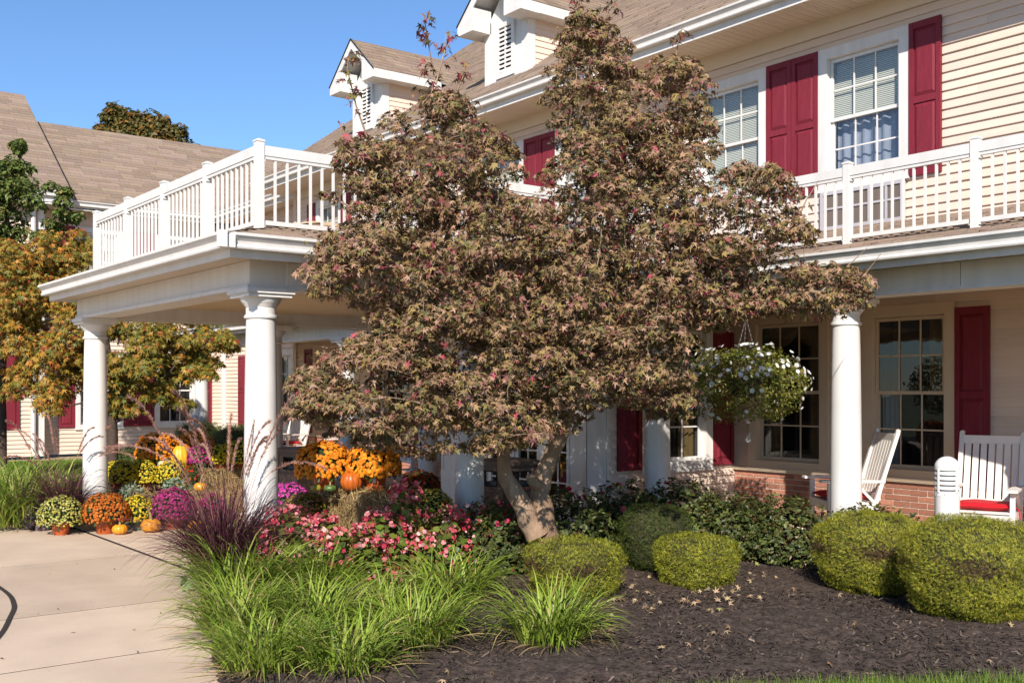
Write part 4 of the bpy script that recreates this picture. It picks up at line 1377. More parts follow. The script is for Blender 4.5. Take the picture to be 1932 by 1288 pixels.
simple_tree("autumn_tree", "distant dark green and orange tree top showing above the far roof ridge", 265, D3,
            [([(x3_, y3_, -.05), tr_(265, 500), tr_(262, 300), tr_(260, 230)], [.3, .25, .16, .03])],
            [(215, 215, 22, 0), (240, 228, 26, 0), (275, 228, 26, .5), (210, 235, 24, 0), (305, 238, 22, 0), (335, 248, 18, 0), (250, 270, 50, 0), (300, 290, 60, 0), (210, 290, 50, 0), (270, 340, 70, 0)],
            55, [(.12, .115, .03), (.17, .11, .03), (.28, .13, .025), (.08, .085, .022)], [3, 2, 1.2, 2], .20, OVAL)

# =================================================================== clipped shrubs
def clipped(label, cx, cy, rx, ry, h, p, n, cols, wts, band=0.0, sz=.031, group="clipped evergreen shrubs", taper=.2, cat="shrub"):
    t = thing("clipped_shrub", label, cat, (cx, cy, .02), group=group)
    U, N = dome(n, 1, 1, 1, -.82, p)
    lump = 1 + .035 * np.sin(U[:, 0] * 9 + cx * 5) * np.sin(U[:, 1] * 8 + cy * 3) + .03 * np.sin(U[:, 2] * 11 + U[:, 0] * 5)
    zz = (U[:, 2] + 1) / 2
    P = U * np.array((rx, ry, h / 2)) * lump[:, None]
    P[:, :2] *= (1 - taper * np.clip(1 - zz * 1.6, 0, 1))[:, None]
    P[:, 2] += h / 2
    P -= N * (rng.random((n, 1)) ** 1.6 * .075)
    nr = unit(N + rng.normal(0, .45, (n, 3)))
    tip = unit(N * .9 + np.array((0, 0, .45)) + rng.normal(0, .5, (n, 3)))
    stray = rng.random(n) < .012
    P[stray] += N[stray] * rng.uniform(.01, .05, (int(stray.sum()), 1))
    C = palette(n, cols, wts, .38)
    C *= (1 + .28 * np.sin(U[:, 0] * 6.1 + cx * 7) * np.sin(U[:, 1] * 5.3 + cy) * np.sin(U[:, 2] * 7.7 + 1))[:, None]
    if band > 0:
        fac = np.exp(-((zz - .60) / .10) ** 2) * band * (0.55 + .45 * np.sin(U[:, 0] * 4 + U[:, 1] * 3 + cx))
        sel = rng.random(n) < fac
        C[sel] = palette(int(sel.sum()), [(.085, .050, .022), (.13, .085, .035)], [1, 1], .25)
    r, b_, nn = frames(nr, tip)
    sh = scatter("foliage", SPRIG, P, np.cross(r, b_), rng.uniform(.7, 1.3, n) * sz, C, LEAF, t, b_)
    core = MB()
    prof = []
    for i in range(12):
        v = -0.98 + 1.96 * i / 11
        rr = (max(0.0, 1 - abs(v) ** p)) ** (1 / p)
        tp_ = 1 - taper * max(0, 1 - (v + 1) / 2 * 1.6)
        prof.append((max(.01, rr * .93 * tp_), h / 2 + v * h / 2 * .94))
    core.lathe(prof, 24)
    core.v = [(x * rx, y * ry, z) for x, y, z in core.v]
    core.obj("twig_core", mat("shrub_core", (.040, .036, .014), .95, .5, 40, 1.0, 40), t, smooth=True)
    return t
YEW = [(.245, .255, .022), (.325, .305, .030), (.155, .175, .020), (.37, .33, .05)]
x, y = plan(1643, 8.92); clipped("rounded yellow-green clipped shrub in front of the porch column", x, y, .435, .435, .69, 2.9, 28000, YEW, [3, 3, 2, 1], 1.1)
x, y = plan(1838, 7.92); clipped("largest rounded yellow-green clipped shrub, at the right edge", x, y, .50, .50, .77, 2.9, 34000, YEW, [3, 3, 2, 1], .9)
x, y = plan(1313, 9.20); clipped("small boxy clipped shrub standing alone on the mulch", x, y, .318, .31, .455, 4.4, 15000, YEW, [3, 2.4, 2.4, .6], .0)
x, y = plan(1084, 8.72); clipped("small boxy clipped shrub with brown patches in front of the maple trunk", x, y, .362, .34, .49, 4.4, 16000, YEW, [3, 2.4, 2.4, .6], 1.1)
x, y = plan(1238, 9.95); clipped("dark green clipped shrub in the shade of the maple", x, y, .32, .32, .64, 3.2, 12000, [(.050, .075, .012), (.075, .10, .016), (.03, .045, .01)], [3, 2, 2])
# shrubs by the far wing
for px, d, rx, h, lb in ((448, 22.5, .62, .95, "broad green clipped shrub by the far porch column"), (375, 23.2, .55, 1.0, "yellow-green clipped shrub below the far wing window"),
                         (258, 20.2, .50, .60, "low dark green shrub beside the far maple trunk"), (470, 20.5, .40, .70, "small bright green shrub behind the near portico column")):
    x, y = plan(px, d)
    clipped(lb, x, y, rx, rx * .9, h, 3.0, 2600, [(.075, .115, .02), (.10, .14, .025), (.05, .08, .015)], [2, 2, 1], 0, .085)
x, y = plan(538, 16.8); clipped("dark green clipped shrub behind the waste bin near the far porch", x, y, .35, .3, .75, 3.2, 2200, [(.035, .06, .012), (.055, .085, .016)], [2, 1], 0, .075)

# =================================================================== azaleas along the porch
def azalea(label, cx, cy, rx, ry, h, n=2300, flowers=0):
    t = thing("azalea_shrub", label, "shrub", (cx, cy, .03), group="dark azalea shrubs along the porch")
    st = MB()
    tips = []
    for i in range(26):
        a = rng.uniform(0, 2 * math.pi); rr = math.sqrt(rng.random())
        tx, ty = rx * rr * math.cos(a), ry * rr * math.sin(a)
        tz = h * rng.uniform(.55, .95) * (1 - .25 * rr * rr)
        b0 = Vector((tx * .15, ty * .15, 0))
        m_ = Vector((tx * .6 + rng.normal(0, .03), ty * .6 + rng.normal(0, .03), tz * .45))
        st.tube([b0, m_, (tx, ty, tz)], [.011, .007, .003], 5)
        tips.append((tx, ty, tz)); tips.append(tuple(m_.lerp(Vector((tx, ty, tz)), .6)))
    st.obj("stems", DARKBARK, t)
    tips = np.array(tips)
    per = n // 6
    U, N = dome(per, rx, ry, h * .55, -.55, 2.4)
    U[:, 2] += h * .45
    U *= np.array((1, 1, 1)) * rng.uniform(.72, 1.06, (per, 1))
    k = 6
    P = np.repeat(U, k, 0) + rng.normal(0, .012, (per * k, 3))
    N = np.repeat(unit(N + np.array((0, 0, .5)) + rng.normal(0, .3, (per, 3))), k, 0)
    ang = np.tile(np.arange(k) * 2 * math.pi / k, per) + rng.normal(0, .3, per * k)
    r, b_, n_ = frames(N)
    tip = unit(r * np.cos(ang)[:, None] + b_ * np.sin(ang)[:, None] + N * .6)
    nr = unit(N - tip * .3 + rng.normal(0, .2, P.shape))
    C = palette(per * k, [(.045, .062, .018), (.070, .088, .022), (.11, .125, .028), (.09, .055, .02)], [3, 3, 1.4, .7], .25)
    scatter("leaves", OVAL, P, nr, rng.uniform(.034, .055, per * k), C, LEAFW, t, tip)
    if flowers:
        Q, M_ = dome(flowers, rx * 1.02, ry * 1.02, h * .58, .3)
        Q[:, 2] += h * .45
        scatter("blossoms", PETUNIA, Q, unit(M_ + rng.normal(0, .3, Q.shape)), rng.uniform(.05, .08, flowers), palette(flowers, [(.5, .02, .05), (.6, .05, .12)], [1, 1]), PETAL, t)
    return t
az = [(1075, 10.35, .42, .36, .78, "azalea shrub directly behind the maple trunk", 8), (1180, 10.85, .40, .36, .80, "azalea shrub below the entrance pilaster with a few red blooms", 9), (1285, 10.95, .42, .36, .82, "azalea shrub at the foot of the porch corner column", 6),
      (1385, 10.7, .42, .36, .80, "azalea shrub with bare stems below the hanging basket", 0), (1482, 10.35, .42, .36, .80, "azalea shrub left of the round clipped shrub", 0), (1650, 9.72, .44, .28, .78, "pale leaved azalea shrub behind the rounded clipped shrub", 0),
      (935, 9.9, .40, .36, .72, "azalea shrub left of the maple trunk beside the begonias", 7)]
for px, d, rx, ry, h, lb, fl in az:
    x, y = plan(px, d)
    azalea(lb, x, y, rx * 1.1, ry, h * (.80 if px > 1300 else .92), 4200, fl)

# =================================================================== grasses
def lily_clump(label, px, d, n=300, R=.30, L=(.55, .85), cols=None, wid=.016, group="arching green daylily clumps", stiff=0.0, cat="plant"):
    x, y = plan(px, d)
    t = thing("daylily_clump", label, cat, (x, y, .04), group=group)
    n = int(n * 1.25); wid *= .82
    a = rng.uniform(0, 2 * math.pi, n); rr = R * np.sqrt(rng.random(n))
    base = np.stack([rr * np.cos(a), rr * np.sin(a), np.zeros(n)], 1)
    az_ = a + rng.normal(0, .7, n)
    el0 = rng.uniform(.85 + stiff, 1.5, n)
    el1 = el0 - rng.uniform(1.0, 2.3, n) * (1 - stiff)
    col = palette(n, cols or [(.175, .250, .024), (.245, .315, .045), (.115, .175, .020), (.33, .35, .09), (.36, .29, .11)], [3, 3, 2, 1.2, .35], .22)
    blades("leaves", base, az_, el0, el1, rng.uniform(*L, n), rng.uniform(.7, 1.3, n) * wid, col, LEAFW, t)
    dead = max(8, n // 5)
    a2 = rng.uniform(0, 2 * math.pi, dead)
    blades("dry_leaves", np.stack([R * .6 * np.cos(a2), R * .6 * np.sin(a2), np.zeros(dead)], 1), a2, rng.uniform(.2, .7, dead), rng.uniform(-.6, .0, dead), rng.uniform(.25, .5, dead), np.full(dead, .009),
           palette(dead, [(.34, .25, .12), (.24, .17, .08)], [1, 1]), STRAW, t)
    return t
for px, d, n, R, L, w, lb in ((470, 8.5, 400, .31, (.52, .84), .016, "tall arching daylily clump beside the walkway edge, below the purple grass"),
                              (588, 8.6, 320, .27, (.42, .68), .016, "arching daylily clump in front of the pink begonias"),
                              (452, 7.4, 360, .25, (.40, .62), .013, "dense daylily clump hanging over the walkway edge"),
                              (600, 7.4, 340, .26, (.38, .60), .013, "round daylily clump in the middle of the grassy group"),
                              (500, 6.45, 330, .24, (.34, .54), .012, "daylily clump at the bottom corner of the walkway"),
                              (650, 6.45, 330, .25, (.34, .54), .012, "daylily clump cut by the bottom edge, right of the walkway one"),
                              (782, 7.1, 340, .26, (.36, .58), .012, "spreading daylily clump with dry leaf bases on the mulch"),
                              (848, 8.45, 300, .25, (.40, .64), .014, "arching daylily clump below the maple, left of the boxy shrub"),
                              (718, 8.1, 150, .19, (.30, .48), .013, "thin daylily clump in the gap below the begonias"),
                              (1040, 7.15, 330, .24, (.38, .60), .013, "separate daylily clump in front of the brown patched shrub")):
    lily_clump(lb, px, d, n, R, L, None, w)
for px, d, lb in ((20, 13.3, "broad daylily clump at the left edge beyond the walkway"), (75, 13.6, "daylily clump beside the purple grass left of the portico"), (-40, 14.0, "daylily clump cut by the left picture edge"), (45, 15.3, "daylily clump farther back near the slender tree")):
    lily_clump(lb, px, d, 330, .38, (.65, 1.05), [(.17, .32, .025), (.24, .38, .04), (.12, .22, .02)] and None, .020)

def fountain(label, px, d, n, h, plumes, seed=1):
    x, y = plan(px, d)
    t = thing("fountain_grass", label, "grass", (x, y, .04), group="purple fountain grasses")
    rs = np.random.default_rng(seed)
    a = rs.uniform(0, 2 * math.pi, n); rr = .13 * np.sqrt(rs.random(n))
    base = np.stack([rr * np.cos(a), rr * np.sin(a), np.zeros(n)], 1)
    el0 = rs.uniform(1.0, 1.55, n); el1 = el0 - rs.uniform(.5, 2.4, n)
    col = palette(n, [(.095, .028, .044), (.150, .050, .065), (.050, .022, .028), (.22, .11, .09)], [3, 2.4, 2, 1.0], .25)
    blades("leaves", base, a + rs.normal(0, .5, n), el0, el1, rs.uniform(.55, 1.0, n) * h, rs.uniform(.005, .010, n), col, LEAFW, t)
    st, PP, TT, CC = MB(), [], [], []
    for i in range(plumes):
        az_ = rs.uniform(0, 2 * math.pi); e0 = rs.uniform(1.25, 1.52); bend = rs.uniform(.25, .75) if i % 4 else rs.uniform(.9, 1.7)
        Ls = h * rs.uniform(1.05, 1.4); pts = [np.array((.05 * math.cos(az_), .05 * math.sin(az_), 0))]
        K = 12
        for k in range(K):
            e = e0 - bend * (k / K) ** 2.2
            pts.append(pts[-1] + Ls / K * np.array((math.cos(e) * math.cos(az_), math.cos(e) * math.sin(az_), math.sin(e))))
        st.tube(pts[:10], .0022, 4)
        pl = np.array(pts[9:]); last = pl[-1] - pl[-2]
        rot = 0.0
        ext = [pl[-1] + last * .9 + np.array((0, 0, -.3 * abs(last[2]) - .012))]
        pl = np.vstack([pl, ext, ext[0] + (ext[0] - pl[-1]) * .8 + np.array((0, 0, -.02))])
        seg = rs.uniform(0, len(pl) - 1.001, 340)
        i0 = seg.astype(int); f = (seg - i0)[:, None]
        c = pl[i0] * (1 - f) + pl[i0 + 1] * f
        dr = unit(pl[i0 + 1] - pl[i0])
        taper = np.sin(np.clip(seg / (len(pl) - 1), .05, .97) * math.pi) ** .4
        out = unit(rs.normal(size=(340, 3)))
        PP.append(c); TT.append(unit(out * .6 + dr * .8)); CC.append(palette(340, [(.33, .17, .13), (.42, .25, .18), (.24, .09, .085)], [2, 2, 1]))
    st.obj("stalks", mat("plume_stalk", (.20, .10, .07), .7), t)
    PP, TT, CC = np.concatenate(PP), np.concatenate(TT), np.concatenate(CC)
    bri = (np.array([(-.09, 0, 0), (.09, 0, 0), (0, 1, 0)], float), np.array([(0, 1, 2)]))
    scatter("plumes", bri, PP, unit(np.cross(TT, rng.normal(size=TT.shape))), .033, CC, STRAW, t, TT)
    return t
fountain("big purple fountain grass in front of the near portico column", 424, 9.0, 1500, 1.22, 22, 5)
fountain("purple fountain grass left of the farther portico column", 118, 13.2, 900, 1.0, 14, 9)

# =================================================================== lawn blades, mulch chips, fallen leaves
def sample_poly(poly, n):
    P = np.array(poly); out = []
    while sum(len(o) for o in out) < n:
        q = rng.uniform(P.min(0), P.max(0), (n, 2))
        out.append(q[inside(poly, q[:, 0], q[:, 1])])
    return np.concatenate(out)[:n]
NL = [(-5.2, 2.42), (-4.86, 3.1), (-4.6, 3.66), (-4.21, 4.5), (-3.74, 5.34), (-3.17, 6.28), (-2.52, 7.2), (-1.6, 7.0), (-2.3, 5.6), (-3.0, 4.4), (-3.8, 2.6)]
q = sample_poly(NL, 26000)
n = len(q)
b_ = np.column_stack([q, np.full(n, .02)])
blades("lawn_grass", b_, rng.uniform(0, 6.28, n), rng.uniform(.9, 1.5, n), rng.uniform(.2, 1.1, n), rng.uniform(.05, .10, n), rng.uniform(.003, .0055, n),
       palette(n, [(.13, .22, .022), (.18, .27, .03), (.10, .16, .02), (.27, .27, .09)], [3, 2, 2, .5]), LEAF, seg=3)["kind"] = "stuff"
q = sample_poly([(-26.5, 3), (-26.5, 10.8), (-15, 8.2), (-15, 6.9), (-22, 6.4)], 26000)
n = len(q)
b_ = np.column_stack([q, np.full(n, .01)])
blades("lawn_grass_by_wing", b_, rng.uniform(0, 6.28, n), rng.uniform(.9, 1.5, n), rng.uniform(.2, 1.1, n), rng.uniform(.07, .13, n), rng.uniform(.010, .016, n),
       palette(n, [(.11, .20, .02), (.16, .25, .03)], [2, 1]), LEAF, seg=3)["kind"] = "stuff"
CHIPT = (np.array([(-.5, -.12, 0), (.5, -.1, .02), (.45, .14, .05), (-.45, .1, .03)], float), np.array([(0, 1, 2), (0, 2, 3)]))
q = sample_poly(BED, 34000)
n = len(q)
P = np.column_stack([q, .045 + rng.uniform(0, .02, n)])
scatter("bark_chips", CHIPT, P, unit(np.array((0, 0, 1)) + rng.normal(0, .45, (n, 3))), rng.uniform(.012, .055, n),
        palette(n, [(.050, .037, .030), (.078, .058, .047), (.028, .021, .018), (.14, .105, .08), (.24, .18, .13)], [4, 3, 3, 1.0, .18]), CHIP, kind="stuff")
q = np.concatenate([sample_poly(BED, 110), sample_poly([(-7.0, 6.4), (-6.2, 7.9), (-5.3, 6.4), (-5.6, 5.2)], 110)])
n = len(q)
scatter("fallen_leaves", MAPLE, np.column_stack([q, np.full(n, .075) + rng.uniform(0, .012, n)]), unit(np.array((0, 0, 1)) + rng.normal(0, .45, (n, 3))), rng.uniform(.03, .055, n),
        palette(n, [(.34, .24, .14), (.26, .16, .08), (.42, .31, .17), (.30, .30, .09)], [3, 2, 2, .5]), STRAW, kind="stuff")

q = sample_poly([(-12, 2.2), (-12, 3.6), (-9.6, 3.6), (-7.9, 2.9), (-6.6, 2.4), (-7, 1.4)], 46)
n = len(q)
scatter("paving_debris", CHIPT, np.column_stack([q, np.full(n, .006)]), unit(np.array((0, 0, 1)) + rng.normal(0, .2, (n, 3))), rng.uniform(.008, .04, n),
        palette(n, [(.05, .035, .02), (.16, .11, .05), (.10, .12, .03)], [3, 2, 1]), CHIP, kind="stuff")
# =================================================================== potted mums, pumpkins, bales
def pot_mesh(m, r, h, name="pot"):
    return MB().lathe([(r * .74, 0), (r * .76, .004), (r * .93, h * .80), (r * .94, h * .82), (r * 1.0, h * .82), (r * 1.02, h * .9), (r * 1.0, h), (r * .93, h), (r * .92, h * .9), (.01, h * .88)], 28).mesh(name, m, True)
GREENS = [(.055, .085, .018), (.085, .12, .024), (.04, .06, .015)]
def mum(label, px, d, z, pm, pr, ph, R, H, cols, wts, n=320, fs=.036, name="potted_mum", tmpl=MUM, green=1.0, tagged=False):
    x, y = plan(px, d)
    t = thing(name, label, "potted flowers", (x, y, z), group="potted autumn flowers")
    put("pot", pot_mesh(pm, pr, ph), t)
    zc = ph * .92
    nl = int(520 * green)
    U, N = dome(nl, R * .93, R * .93, H * .95, -.42, 2.2)
    U = U * rng.uniform(.82, 1.0, (nl, 1)); U[:, 2] += zc + H * .18
    scatter("leaves", OVAL, U, unit(N + rng.normal(0, .5, N.shape)), rng.uniform(.030, .05, nl), palette(nl, GREENS, [2, 1, 2], .2), LEAF, t, unit(N + rng.normal(0, .6, N.shape)))
    core = MB().lathe([(.02, zc - H * .05), (R * .6, zc + H * .0), (R * .82, zc + H * .25), (R * .78, zc + H * .6), (R * .45, zc + H * .93), (.02, zc + H)], 16)
    core.obj("stem_core", mat("flower_core", (.022, .032, .010), .95, .4, 60), t)
    n = int(n * 1.9); fs = fs * 1.06
    U, N = dome(n, R, R, H, -.30, 2.15)
    lump = 1 + .07 * np.sin(U[:, :1] / R * 7 + px) * np.cos(U[:, 1:2] / R * 6) + rng.normal(0, .025, (n, 1))
    U = U * lump; U[:, 2] += zc + H * .18
    scatter("blossoms", tmpl, U, unit(N + np.array((0, 0, .15)) + rng.normal(0, .3, N.shape)), rng.uniform(.8, 1.2, n) * fs, palette(n, cols, wts, .16), PETAL, t)
    if tagged:
        a = math.atan2(-y, -x)
        MB().box(-.016, .016, -.001, .001, -.02, .02).obj("price_tag", mat("white_label", (.75, .74, .7), .6), t, loc=(pr * .93 * math.cos(a), pr * .93 * math.sin(a), ph * .5), rotz=a + math.pi / 2)
        MB().box(-.009, .009, -.0016, -.001, -.006, .010).obj("tag_print", mat("label_print", (.22, .22, .22), .6, .5, 300), t.children[-1]) if False else None
    return t
def pumpkin(label, px, d, z, r, h, col, stem=.08, ribs=10, warty=False, name="pumpkin", lean=.3, squash=None):
    x, y = plan(px, d)
    t = thing(name, label, "pumpkin" if name == "pumpkin" else "gourd", (x, y, z), rotz=px * .7, group="pumpkins and gourds")
    b = MB()
    prof = []
    for i in range(15):
        a = -math.pi / 2 + math.pi * i / 14
        rr = max(.012, r * math.cos(a) ** .72 if math.cos(a) > 0 else .012)
        zz = h / 2 + h / 2 * math.sin(a) - (h * .07 if i > 12 else 0)
        if squash: rr *= squash(i / 14)
        prof.append((rr, zz))
    b.lathe(prof, ribs * 6, ripple=lambda a, i: 1 - .055 * (abs(math.cos(a * ribs / 2)) ** 6) + (.0 if not warty else .035 * math.sin(a * 13 + i * 2.3) * math.sin(i * 1.7 + a * 5)))
    C = []
    for v in b.v:
        a = math.atan2(v[1], v[0])
        k = .86 + .14 * abs(math.sin(a * ribs / 2))
        C.append(tuple(c * k for c in col))
    b.c = C
    b.obj("skin", PUMPKIN, t, smooth=True, color=True)
    s = MB().tube([(0, 0, h * .90), (.006, 0, h + stem * .3), (.012 + stem * lean * .4, .004, h + stem * .7), (.015 + stem * lean, .008, h + stem)], [r * .17, r * .10, r * .085, r * .10], 7)
    s.obj("stem", STEMW, t, smooth=True)
    return t
def bale(label, px, d, z, L=1.0, Wd=.46, H=.40, rot=0.0):
    x, y = plan(px, d)
    t = thing("hay_bale", label, "hay bale", (x, y, z), rotz=rot, group="straw bales under the flowers")
    b = MB()
    nx, nz = 16, 7
    b.box(-L / 2 + .02, L / 2 - .02, -Wd / 2 + .02, Wd / 2 - .02, .0, H - .02)
    b.obj("packed_core", mat("straw_core", (.20, .13, .055), .9, .35, 60, 1.0, 90, stretch=(1, 1, 3)), t)
    n = 4200
    f = rng.choice(5, n, p=[.30, .16, .10, .10, .34])
    u, v = rng.uniform(-.5, .5, n), rng.uniform(-.5, .5, n)
    P = np.zeros((n, 3)); N = np.zeros((n, 3))
    for k, (ax, sg) in enumerate(((1, -1), (1, 1), (0, -1), (0, 1), (2, 1))):
        m = f == k
        if ax == 1: P[m] = np.column_stack([u[m] * L, np.full(m.sum(), sg * Wd / 2), (v[m] + .5) * H])
        if ax == 0: P[m] = np.column_stack([np.full(m.sum(), sg * L / 2), u[m] * Wd, (v[m] + .5) * H])
        if ax == 2: P[m] = np.column_stack([u[m] * L, v[m] * Wd, np.full(m.sum(), H)])
        N[m, ax] = sg
    tip = rng.normal(size=(n, 3)); tip[:, 2] = np.where(f == 4, tip[:, 2] * .15, tip[:, 2] * 1.4)
    P += N * rng.uniform(-.012, .014, (n, 1))
    P -= unit(tip) * .05
    P[:, 2] = np.clip(P[:, 2], 0.003, None)
    st = (np.array([(-.03, 0, 0), (.03, 0, 0), (.02, 1, .03), (-.02, 1, .03)], float), np.array([(0, 1, 2), (0, 2, 3)]))
    scatter("straw", st, P, unit(N + rng.normal(0, .3, N.shape)), rng.uniform(.06, .14, n), palette(n, [(.36, .25, .11), (.46, .34, .16), (.24, .16, .07)], [3, 2, 2], .2), STRAW, t, tip, kind="stuff")
    tw_ = MB()
    for q in (-.22, .22):
        tw_.box(q * L - .004, q * L + .004, -Wd / 2 - .004, Wd / 2 + .004, H, H + .004).box(q * L - .004, q * L + .004, -Wd / 2 - .005, -Wd / 2 - .001, .0, H)
    tw_.obj("twine", mat("orange_twine", (.35, .16, .05), .8), t)
    return t
def low_plant(name, label, px, d, z, R, H, n, cols, wts, size, tmpl=OVAL, m=LEAF, group="small bedding plants", pm=None, pr=.08, ph=.12):
    x, y = plan(px, d)
    t = thing(name, label, "plant", (x, y, z), group=group)
    zo = 0
    if pm is not None:
        put("pot", pot_mesh(pm, pr, ph), t); zo = ph * .9
    U, N = dome(n, R, R, H, -.1)
    U *= rng.uniform(.45, 1.0, (n, 1)) ** .5
    U[:, 2] += zo
    U[:, 2] = np.maximum(U[:, 2], .01)
    scatter("leaves", tmpl, U, unit(N * .5 + np.array((0, 0, .6)) + rng.normal(0, .45, N.shape)), rng.uniform(.7, 1.2, n) * size, palette(n, cols, wts, .2), m, t, unit(N + rng.normal(0, .5, N.shape)))
    return t
YEL = [(.62, .46, .02), (.52, .36, .015), (.66, .56, .06)]
ORG = [(.74, .235, .012), (.64, .165, .010), (.80, .31, .022)]
RUST = [(.46, .12, .015), (.36, .075, .012), (.54, .17, .02)]
MAG = [(.34, .025, .145), (.44, .05, .21), (.25, .015, .085)]
PALE = [(.46, .44, .11), (.55, .52, .20), (.33, .34, .07), (.50, .40, .05)]
# front row on the paving
mum("pale green-yellow mum in an orange pot, alone left of the column foot", 115, 12.75, 0, TERRA, .115, .17, .255, .25, PALE, [3, 2, 2, 1], 520, .024, name="potted_mum")
mum("rust orange mum in an orange pot at the farther column foot", 199, 12.85, 0, TERRA, .13, .20, .265, .25, RUST, [2, 1, 2], 420, .034)
mum("small yellow mum in a grey-green pot between two front pumpkins", 258, 13.15, 0, GREYGREENPOT, .095, .17, .19, .22, YEL, [3, 2, 1], 300, .029)
mum("magenta mum in an orange pot in the front row", 328, 13.3, 0, TERRA, .13, .19, .265, .27, MAG, [3, 2, 1], 380, .033)
OC = (.62, .26, .02)
pumpkin("small smooth pumpkin with a long upright stem in the front row", 226, 12.75, 0, .092, .125, (.66, .27, .015), .20, 10, lean=.15)
pumpkin("warty flattened pumpkin with a tall stem in the front row", 285, 12.95, 0, .122, .165, (.60, .24, .02), .14, 9, True, lean=.2)
pumpkin("orange pumpkin half hidden behind the purple grass", 371, 12.9, 0, .105, .15, (.64, .27, .02), .12, 9)
# bales behind
bale("lowest straw bale left, behind the front row of pots", 262, 14.15, 0, 1.15, .46, .38, .06)
bale("lowest straw bale right, below the two small pumpkins", 368, 14.25, 0, 1.05, .46, .38, -.05)
bale("upper straw bale behind, under the tall orange mums", 300, 15.1, 0, 1.2, .50, .62, .05)
bale("upper straw bale right, under the magenta flowers", 400, 15.3, 0, 1.1, .50, .60, .0)
mum("bright yellow mum directly right of the farther column", 226, 14.3, .38, TERRA, .11, .15, .24, .22, YEL, [3, 2, 2], 380, .030)
mum("bright yellow mum below the striped gourd on the lower bale", 270, 14.5, .38, TERRA, .10, .14, .20, .22, YEL, [3, 2, 2], 300, .030)
mum("yellow mum below the big upright pumpkin", 325, 14.6, .38, GREENPOT, .10, .13, .23, .22, YEL, [3, 2, 2], 340, .030)
pumpkin("small round pumpkin on the lower bale left of the green pot", 339, 14.0, .385, .095, .13, (.66, .30, .02), .13, 10, lean=.4)
pumpkin("small round pumpkin on the lower bale right of the green pot", 378, 14.05, .385, .088, .125, (.64, .30, .03), .12, 10)
mum("red and green pepper plant in a bright green pot between two small pumpkins", 361, 14.3, .385, GREENPOT, .095, .14, .13, .17, [(.45, .03, .01), (.5, .12, .02)], [2, 1], 60, .035, tmpl=DAISY, green=.7)
SILV = [(.26, .33, .22), (.34, .40, .28), (.20, .28, .17)]
low_plant("dusty_miller", "silvery leaved plant in a dark pot below the yellow mums", 246, 13.75, .0, .16, .20, 260, SILV, [2, 1, 1], .07, LANCE, pm=GREYGREENPOT, pr=.10, ph=.36)
low_plant("dusty_miller", "silvery green plant beside the small pumpkin stem", 328, 13.9, .38, .13, .12, 200, SILV, [2, 1, 2], .07, OVAL, pm=GREYGREENPOT, pr=.07, ph=.08)
low_plant("ornamental_millet", "dark purple leafy plant in the middle of the display", 293, 13.8, .0, .15, .42, 200, [(.055, .02, .03), (.10, .035, .04), (.03, .016, .018)], [2, 1, 1], .15, LANCE, LEAFW)
mum("tall orange mum high on the upper bale", 297, 15.1, .62, TERRA, .13, .19, .295, .27, ORG, [3, 2, 2], 420, .040)
mum("orange mum at the back, partly behind plumes", 366, 15.5, .62, TERRA, .13, .20, .29, .27, ORG, [3, 2, 2], 380, .040)
pumpkin("big upright yellow-orange pumpkin between the two tall mums", 341, 14.95, .62, .135, .34, (.66, .36, .02), .05, 10, squash=lambda t: 1.0 - .32 * max(0, t - .4))
pumpkin("green and yellow striped gourd on the upper bale", 281, 14.95, .62, .085, .15, (.24, .26, .035), .05, 8, True, name="gourd")
pumpkin("pale ridged gourd beside the upright pumpkin", 312, 14.9, .62, .105, .13, (.56, .48, .28), .05, 9, True, name="gourd")
low_plant("begonia_plant", "red and pink flowering plant behind the yellow mums at the column", 226, 15.2, .45, .22, .2, 130, [(.55, .03, .08), (.6, .08, .16), (.06, .09, .02)], [2, 1, 1.2], .07, PETUNIA, PETAL)
mum("magenta mum on the upper bale behind the plumes", 380, 15.0, .60, GREYGREENPOT, .10, .14, .20, .20, MAG, [3, 2, 2], 260, .033)
mum("yellow daisy mum farther back beside the near column", 418, 15.1, .60, TERRA, .10, .13, .20, .19, [(.70, .52, .01), (.6, .45, .02)], [1, 1], 240, .034)
mum("pale yellow mum behind the near portico column edge", 447, 15.2, .60, TERRA, .11, .13, .22, .24, YEL, [1, 1, 2], 260, .030)
low_plant("ornamental_kale", "pale green cabbage plant behind the plumes", 398, 15.6, .6, .20, .24, 90, [(.22, .32, .12), (.34, .40, .2), (.14, .24, .07)], [2, 1, 1], .15, OVAL)
mum("magenta mum low behind the purple grass", 395, 13.9, .0, TERRA, .10, .16, .20, .20, MAG, [3, 2, 2], 220, .033)

# right group by the near column
bale("lower straw bale of the pair behind the begonias", 700, 10.95, 0, 1.25, .52, .33, .08)
bale("top straw bale carrying the two big orange mums", 705, 10.95, .335, 1.22, .50, .37, .04)
mum("left of the two big golden orange mums on the straw bale", 612, 11.0, .705, TERRA, .125, .19, .285, .27, ORG, [3, 1, 3], 400, .045)
mum("right of the two big golden orange mums, white tag on its pot", 706, 11.0, .705, TERRA, .14, .20, .275, .26, ORG, [3, 1, 3], 400, .045, tagged=True)
pumpkin("deep orange pumpkin between the two big mums", 663, 10.85, .705, .115, .20, (.44, .10, .012), .04, 11)
pumpkin("dark green striped gourd at the bale edge", 623, 10.78, .705, .065, .07, (.07, .13, .03), .05, 8, True, name="gourd")
pumpkin("yellow-green gourd at the corner of the top bale", 596, 10.8, .705, .055, .075, (.30, .24, .03), .04, 8, True, name="gourd")
mum("dark rust mum in shade behind the straw bale", 792, 11.6, .45, BRONZE, .12, .18, .22, .20, [(.25, .05, .01), (.2, .04, .01)], [1, 1], 260, .034)
